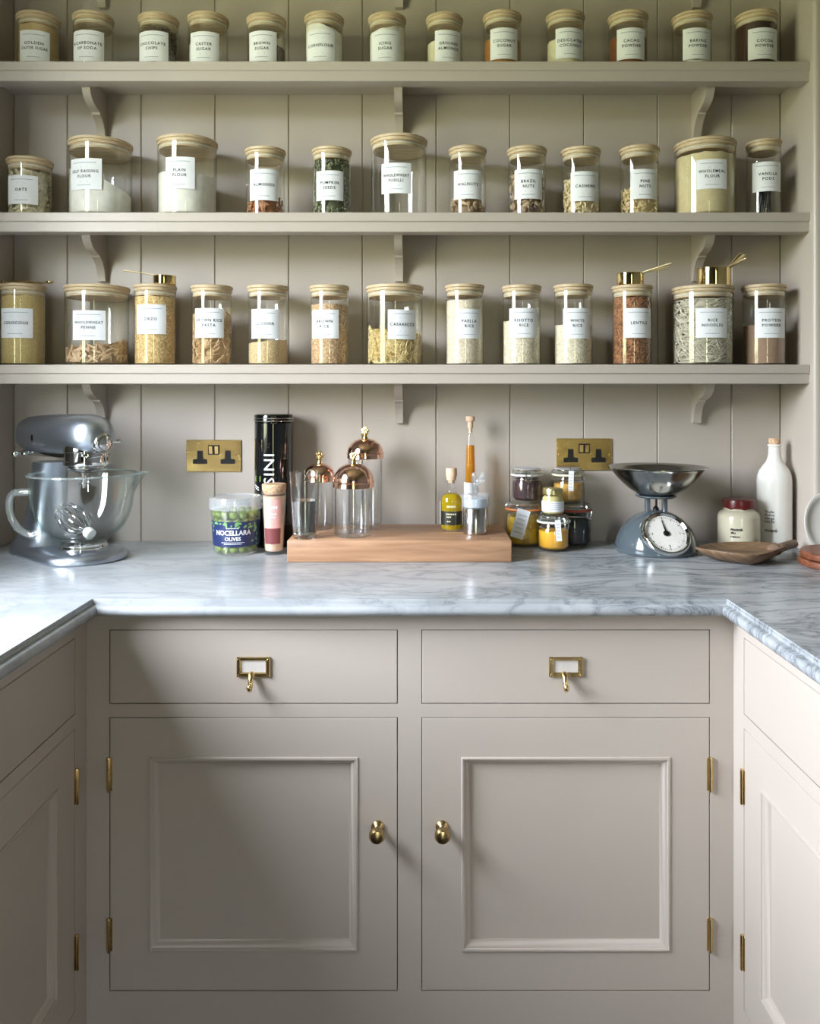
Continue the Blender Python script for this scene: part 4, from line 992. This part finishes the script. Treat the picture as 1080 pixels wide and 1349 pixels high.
X3 = clip_jar(729, 2.046, z1, .0395, .090, 'low clip jar of smooth yellow curd in front, with a slim tag', plain('yellow_curd', (222, 166, 48), .4, vary=.04), ('curd', 'smooth yellow curd in the low front clip jar', 'curd'), plain('clear_seal', (206, 214, 208), .4), LG, .80, .85, tagp=[(.22, .082, .014, .052, R(-3))])
X2 = clip_jar(694, 2.118, z1 + .1125, .0395, .088, 'clip jar of dark purple jam stacked on the left jar', GRN('purple_jam', (34, 14, 20), (62, 24, 32), 120), ('jam', 'dark purple jam in the clip jar stacked on the left', 'jam'), plain('white_seal', (214, 208, 204), .4), LG, .97, .1, metal_lid=plain('silver_lid', (196, 194, 198), .3, .5))
X5 = clip_jar(748, 2.120, z1 + .1105, .0395, .090, 'clip jar of chunky mustard relish stacked on the black preserve jar', GRN('relish', (176, 142, 62), (214, 160, 74), 110), ('relish', 'chunky mustard relish in the upper right clip jar', 'relish'), plain('pale_seal', (214, 210, 180), .4), LG, .78, 1.1, tagp=[(.18, .086, .013, .052, R(2))], metal_lid=plain('silver_lid', (196, 194, 198), .3, .5))
# small honey jar on top of the curd jar
X, D = WX(728, 2.046), 2.046; z0 = ZC + .0908; rj = .0275
t = thing('honey_jar', 'small gold lidded jar with a white label standing on the yellow curd jar', 'jar', (X, D - CD, z0))
B().lathe([(0, 0), (rj - .003, 0), (rj, .003), (rj, .040), (rj - .003, .0455), (rj - .004, .050), (rj - .005, .050), (rj - .0045, .045), (rj - .0016, .040), (rj - .0016, .005), (0, .003)], 40).build('glass_body', GLASS, t)
B().lathe([(0, .0502), (rj - .0035, .0502), (rj - .0018, .0505), (rj - .0016, .062), (rj - .003, .065), (0, .0655)], 40).build('lid', metal_mat('gold_lid', (206, 196, 140), .3), t)
b = B().lathe([(0, .0035), (rj - .004, .0035), (rj - .0022, .006), (rj - .0022, .040), (rj - .0055, .046), (0, .0465)], 36); o = b.build('honey', plain('pale_honey', (198, 188, 128), .3)); o.location = t.location; tag(o, 'pale honey inside the small gold lidded jar', 'honey', None, 'stuff')
ca = camang(X, D - CD); lb = patch(ca - 1.35, ca + 1.35, .008, .034, lambda z: rj + .0002, .0005, 24).build('label', PAPER, t)
fn = lambda u, v: cyl(rj + .001, ca + u / rj, .021 + v); b = B()
for k in (-.007, -.002, .003, .008): put_bar(b, .002, k, .030, .0016, fn, 9)
b.build('print', INK2, lb, recalc=False)

# ---------------------------------------------------------------- kitchen scale
KX, KD = WX(864, 2.035), 2.035
t = thing('kitchen_scale', 'blue grey domed kitchen scale with a chrome dial and steel bowl', 'scale', (KX, KD - CD, ZC + .0002))
rb = .1005; tilt = R(40)
nrm = Vector((math.sin(R(6)) * math.cos(tilt), -math.cos(R(6)) * math.cos(tilt), math.sin(tilt)))
b = B(); dist = .080; V = []; pr = [(rb * math.cos(a), rb * 1.0 * math.sin(a)) for a in [PI / 2 * i / 22 for i in range(22)]]
def flat(p, a):
    v = Vector(p); d = v.dot(nrm)
    if d > dist: v = v - nrm * (d - dist)
    return v[:]
b.lathe([(0, 0), (rb - .002, 0), (rb, .002)] + [(a, z + .002) for a, z in pr[1:]] + [(0, rb + .002)], 96, None, flat)
b.build('body', BLUEGREY, t, 50)
Md = Matrix.Translation(nrm * dist) @ nrm.to_track_quat('Z', 'Y').to_matrix().to_4x4()
bz = B().lathe([(.049, .0002), (.0605, -.004), (.0615, -.001), (.0605, .0045), (.057, .0085), (.0535, .0085), (.0495, .004)], 64, Md, cap0=False, cap1=False).build('bezel', CHROME, t)
df = B().lathe([(0, .0005), (.0505, .0005), (.0505, .0025), (0, .0025)], 56, Md).build('dial', plain('dial_white', (226, 222, 214), .35), t)
b = B(); mk = lambda u, v: (Md @ Vector((u, v, .0030)))[:]
for k in range(60):
    a = 2 * PI * k / 60; L = .004 if k % 5 else .0065; c, s_ = math.sin(a), math.cos(a); w_ = .0004 if k % 5 else .0008
    p0, p1 = .0465 - L, .0465
    b.add([mk(c * p0 - s_ * w_, s_ * p0 + c * w_), mk(c * p0 + s_ * w_, s_ * p0 - c * w_), mk(c * p1 + s_ * w_, s_ * p1 - c * w_), mk(c * p1 - s_ * w_, s_ * p1 + c * w_)], [[0, 1, 2, 3]])
for k in range(8):
    a = 2 * PI * k / 8; put_text(b, '0' if k == 0 else str(k // 2) if k % 2 == 0 else '·', .0085, mk, 1, .02, None, .035 * math.sin(a), .035 * math.cos(a) - .003)
b.build('dial_marks', INK, df, recalc=False)
b = B(); b.lathe([(0, .0026), (.0075, .0026), (.0075, .0055), (.006, .0065), (0, .0068)], 24, Md)
a = R(-5); c, s_ = math.sin(a), math.cos(a)
b.prism([(-s_ * .0022, c * .0022), (s_ * .0022, -c * .0022), (c * .036 + s_ * .0006, s_ * .036), (c * .036 - s_ * .0006, s_ * .036)], .0045, .0055, Md); b.build('needle', BLACK, t)
for sx in (-.0215, .0215): B().box(sx - .005, sx + .005, -.010, .010, .092, .137, .0015).build('post', BLUEGREY, t)
B().lathe([(0, .098), (.0065, .098), (.0075, .106), (.004, .111), (.002, .112), (.002, .135), (0, .135)], 16).build('spring_knob', BLACK, t)
B().lathe([(0, .134), (.046, .134), (.050, .137), (.050, .140), (0, .140)], 48).build('platform', BLUEGREY, t)
bo = thing('scale_bowl', 'wide shallow steel bowl sitting on the kitchen scale', 'bowl', (KX + .002, KD - CD, ZC + .1405))
BR = .1235
pp = [(0, 0), (.040, 0), (.052, .004), (.070, .0165), (.088, .033), (.102, .049), (.112, .062), (.117, .068), (BR, .0695), (BR, .0705), (.1165, .0695), (.110, .062), (.100, .0495), (.0865, .0345), (.069, .018), (.051, .0055), (.040, .0015), (0, .0015)]
B().lathe(pp, 72).build('pan', SPUN, bo, 50)

# stoneware jar with a red lid
X, D = WX(973, 2.068), 2.068; rj = .0515
t = thing('mustard_jar', 'squat cream stoneware jar with a dark red wax lid', 'jar', (X, D - CD, ZC + .0002))
B().lathe([(0, 0), (rj - .004, 0), (rj - .0005, .003), (rj, .008), (rj, .080), (rj - .002, .088), (rj - .007, .0945), (rj - .014, .0985), (rj - .0145, .110), (rj - .02, .110), (0, .110)], 48).build('body', STONEW, t)
b = B().lathe([(0, .104), (rj - .0135, .1035), (rj - .0115, .105), (rj - .0105, .111), (rj - .0105, .119), (rj - .0115, .1245), (rj - .015, .1265), (0, .1265)], 60, None, lambda p, a: (p[0] * (1 + .012 * math.sin(a * 9) * (p[2] < .108)), p[1], p[2] - (.0025 * max(0, math.sin(a * 7)) if p[2] < .108 else 0)))
b.build('wax_lid', plain('red_wax', (96, 24, 26), .3), t)
ca = camang(X, D - CD); fn = lambda u, v: cyl(rj + .0008, ca - .12 + u / rj, .045 + v)
b = B(); put_text(b, 'moutarde', .0115, fn, .95, .015, .030, 0, .006, .5); put_text(b, 'fins', .0095, fn, .95, .01, None, -.007, -.002, .3); put_text(b, 'maison', .0085, fn, .95, .01, None, -.003, -.011, .3)
b.build('lettering', INK, t, recalc=False)

# white bottle
X, D = .9155, 2.098; rj = .0432
t = thing('ceramic_bottle', 'tall white glazed bottle with a cork beside the right upright', 'bottle', (X, D - CD, ZC + .0002))
B().lathe([(0, 0), (rj - .003, 0), (rj, .003), (rj, .168), (rj - .0015, .182), (rj - .006, .195), (rj - .014, .207), (rj - .022, .217), (rj - .0262, .227), (rj - .0285, .240), (rj - .029, .256), (rj - .0265, .2575), (rj - .0265, .262), (rj - .029, .2635), (rj - .031, .2635), (0, .262)], 48).build('body', CERAMIC, t)
B().lathe([(0, .2625), (.0115, .2625), (.0135, .2645), (.0138, .2765), (.0125, .2785), (0, .279)], 28).build('cork', CORK, t)
ca = camang(X, D - CD); fn = lambda u, v: cyl(rj + .0008, ca - .22 + u / rj, .072 + v)
b = B()
for k, (s_, m_) in enumerate((('l\'huile', .012), ('d\'olive', .012), ('vierge', .012), ('extra fine', .012))): put_text(b, s_, .0095, fn, 1.0, .012, .024, -.002, .018 - k * .0082)
put_text(b, 'moutarde', .0125, fn, .95, .012, .032, 0, -.030, .5)
b.build('lettering', INK, t, recalc=False)

# wooden scoop
t = thing('wooden_scoop', 'old carved wooden scoop lying in front of the white bottle', 'scoop', (.76, -.265, ZC + .0002))
def W(x, D): return (x - .76, D - CD + .265)
outl = [W(.649, 1.915), W(.672, 1.882), W(.706, 1.846), W(.742, 1.818), W(.775, 1.832), W(.808, 1.862), W(.838, 1.893), W(.862, 1.925), W(.872, 1.955), W(.862, 1.978), W(.83, 1.988), W(.79, 1.990), W(.75, 1.987), W(.71, 1.972), W(.675, 1.948)]
cx = sum(p[0] for p in outl) / len(outl); cy = sum(p[1] for p in outl) / len(outl)
sc = lambda k, z, f=None: [(cx + (x - cx) * k, cy + (y - cy) * k, (f(x, y) if f else z)) for x, y in outl]
b = B(); b.loft([sc(.45, 0), sc(.62, .0015), sc(.80, .010), sc(.93, .020), sc(1.0, .0285), sc(.995, .0305), sc(.965, .0305), sc(.90, .0255), sc(.75, .018), sc(.5, .0135), sc(.2, .0125)])
b.build('scoop_blade', WALNUTW, t, 60)
hx, hy = W(.848, 1.945); ex, ey = W(.925, 2.012)
b = B(); b.tube([(hx, hy, .018), (hx + (ex - hx) * .3, hy + (ey - hy) * .3, .020), (hx + (ex - hx) * .7, hy + (ey - hy) * .7, .021), (ex, ey, .022)], [.018, .014, .013, .0125], 14, flat=.75); b.build('scoop_handle', WALNUTW, t)

# round boards and white platter at the right edge
for k, (dx, rr) in enumerate(((.0, .096), (.002, .093))):
    z_ = ZC + .0002 + k * .0165
    o = B().lathe([(0, 0), (rr - .004, 0), (rr - .0008, .002), (rr, .006), (rr, .010), (rr - .0008, .014), (rr - .003, .016), (0, .016)], 60).build('round_board', ACACIA); o.location = (.966 + dx, 1.852 - CD, z_)
    tag(o, ('lower' if k == 0 else 'upper') + ' of two stacked round reddish wooden boards at the right edge', 'board')
t = thing('serving_platter', 'white oval platter standing upright against the right upright', 'platter', (.990, 1.958 - CD, ZC + .0002))
M = Matrix.Rotation(R(-7), 4, 'X') @ Matrix.Translation((0, 0, .079)) @ Matrix.Rotation(R(90), 4, 'X') @ Matrix.Diagonal((.062, .078, 1, 1))
b = B().lathe([(0, -.004), (.70, -.004), (.82, -.001), (1.0, .006), (1.0, .0085), (.93, .0085), (.80, .003), (.70, .0), (0, 0)], 60, M); b.build('dish', CERAMIC, t)
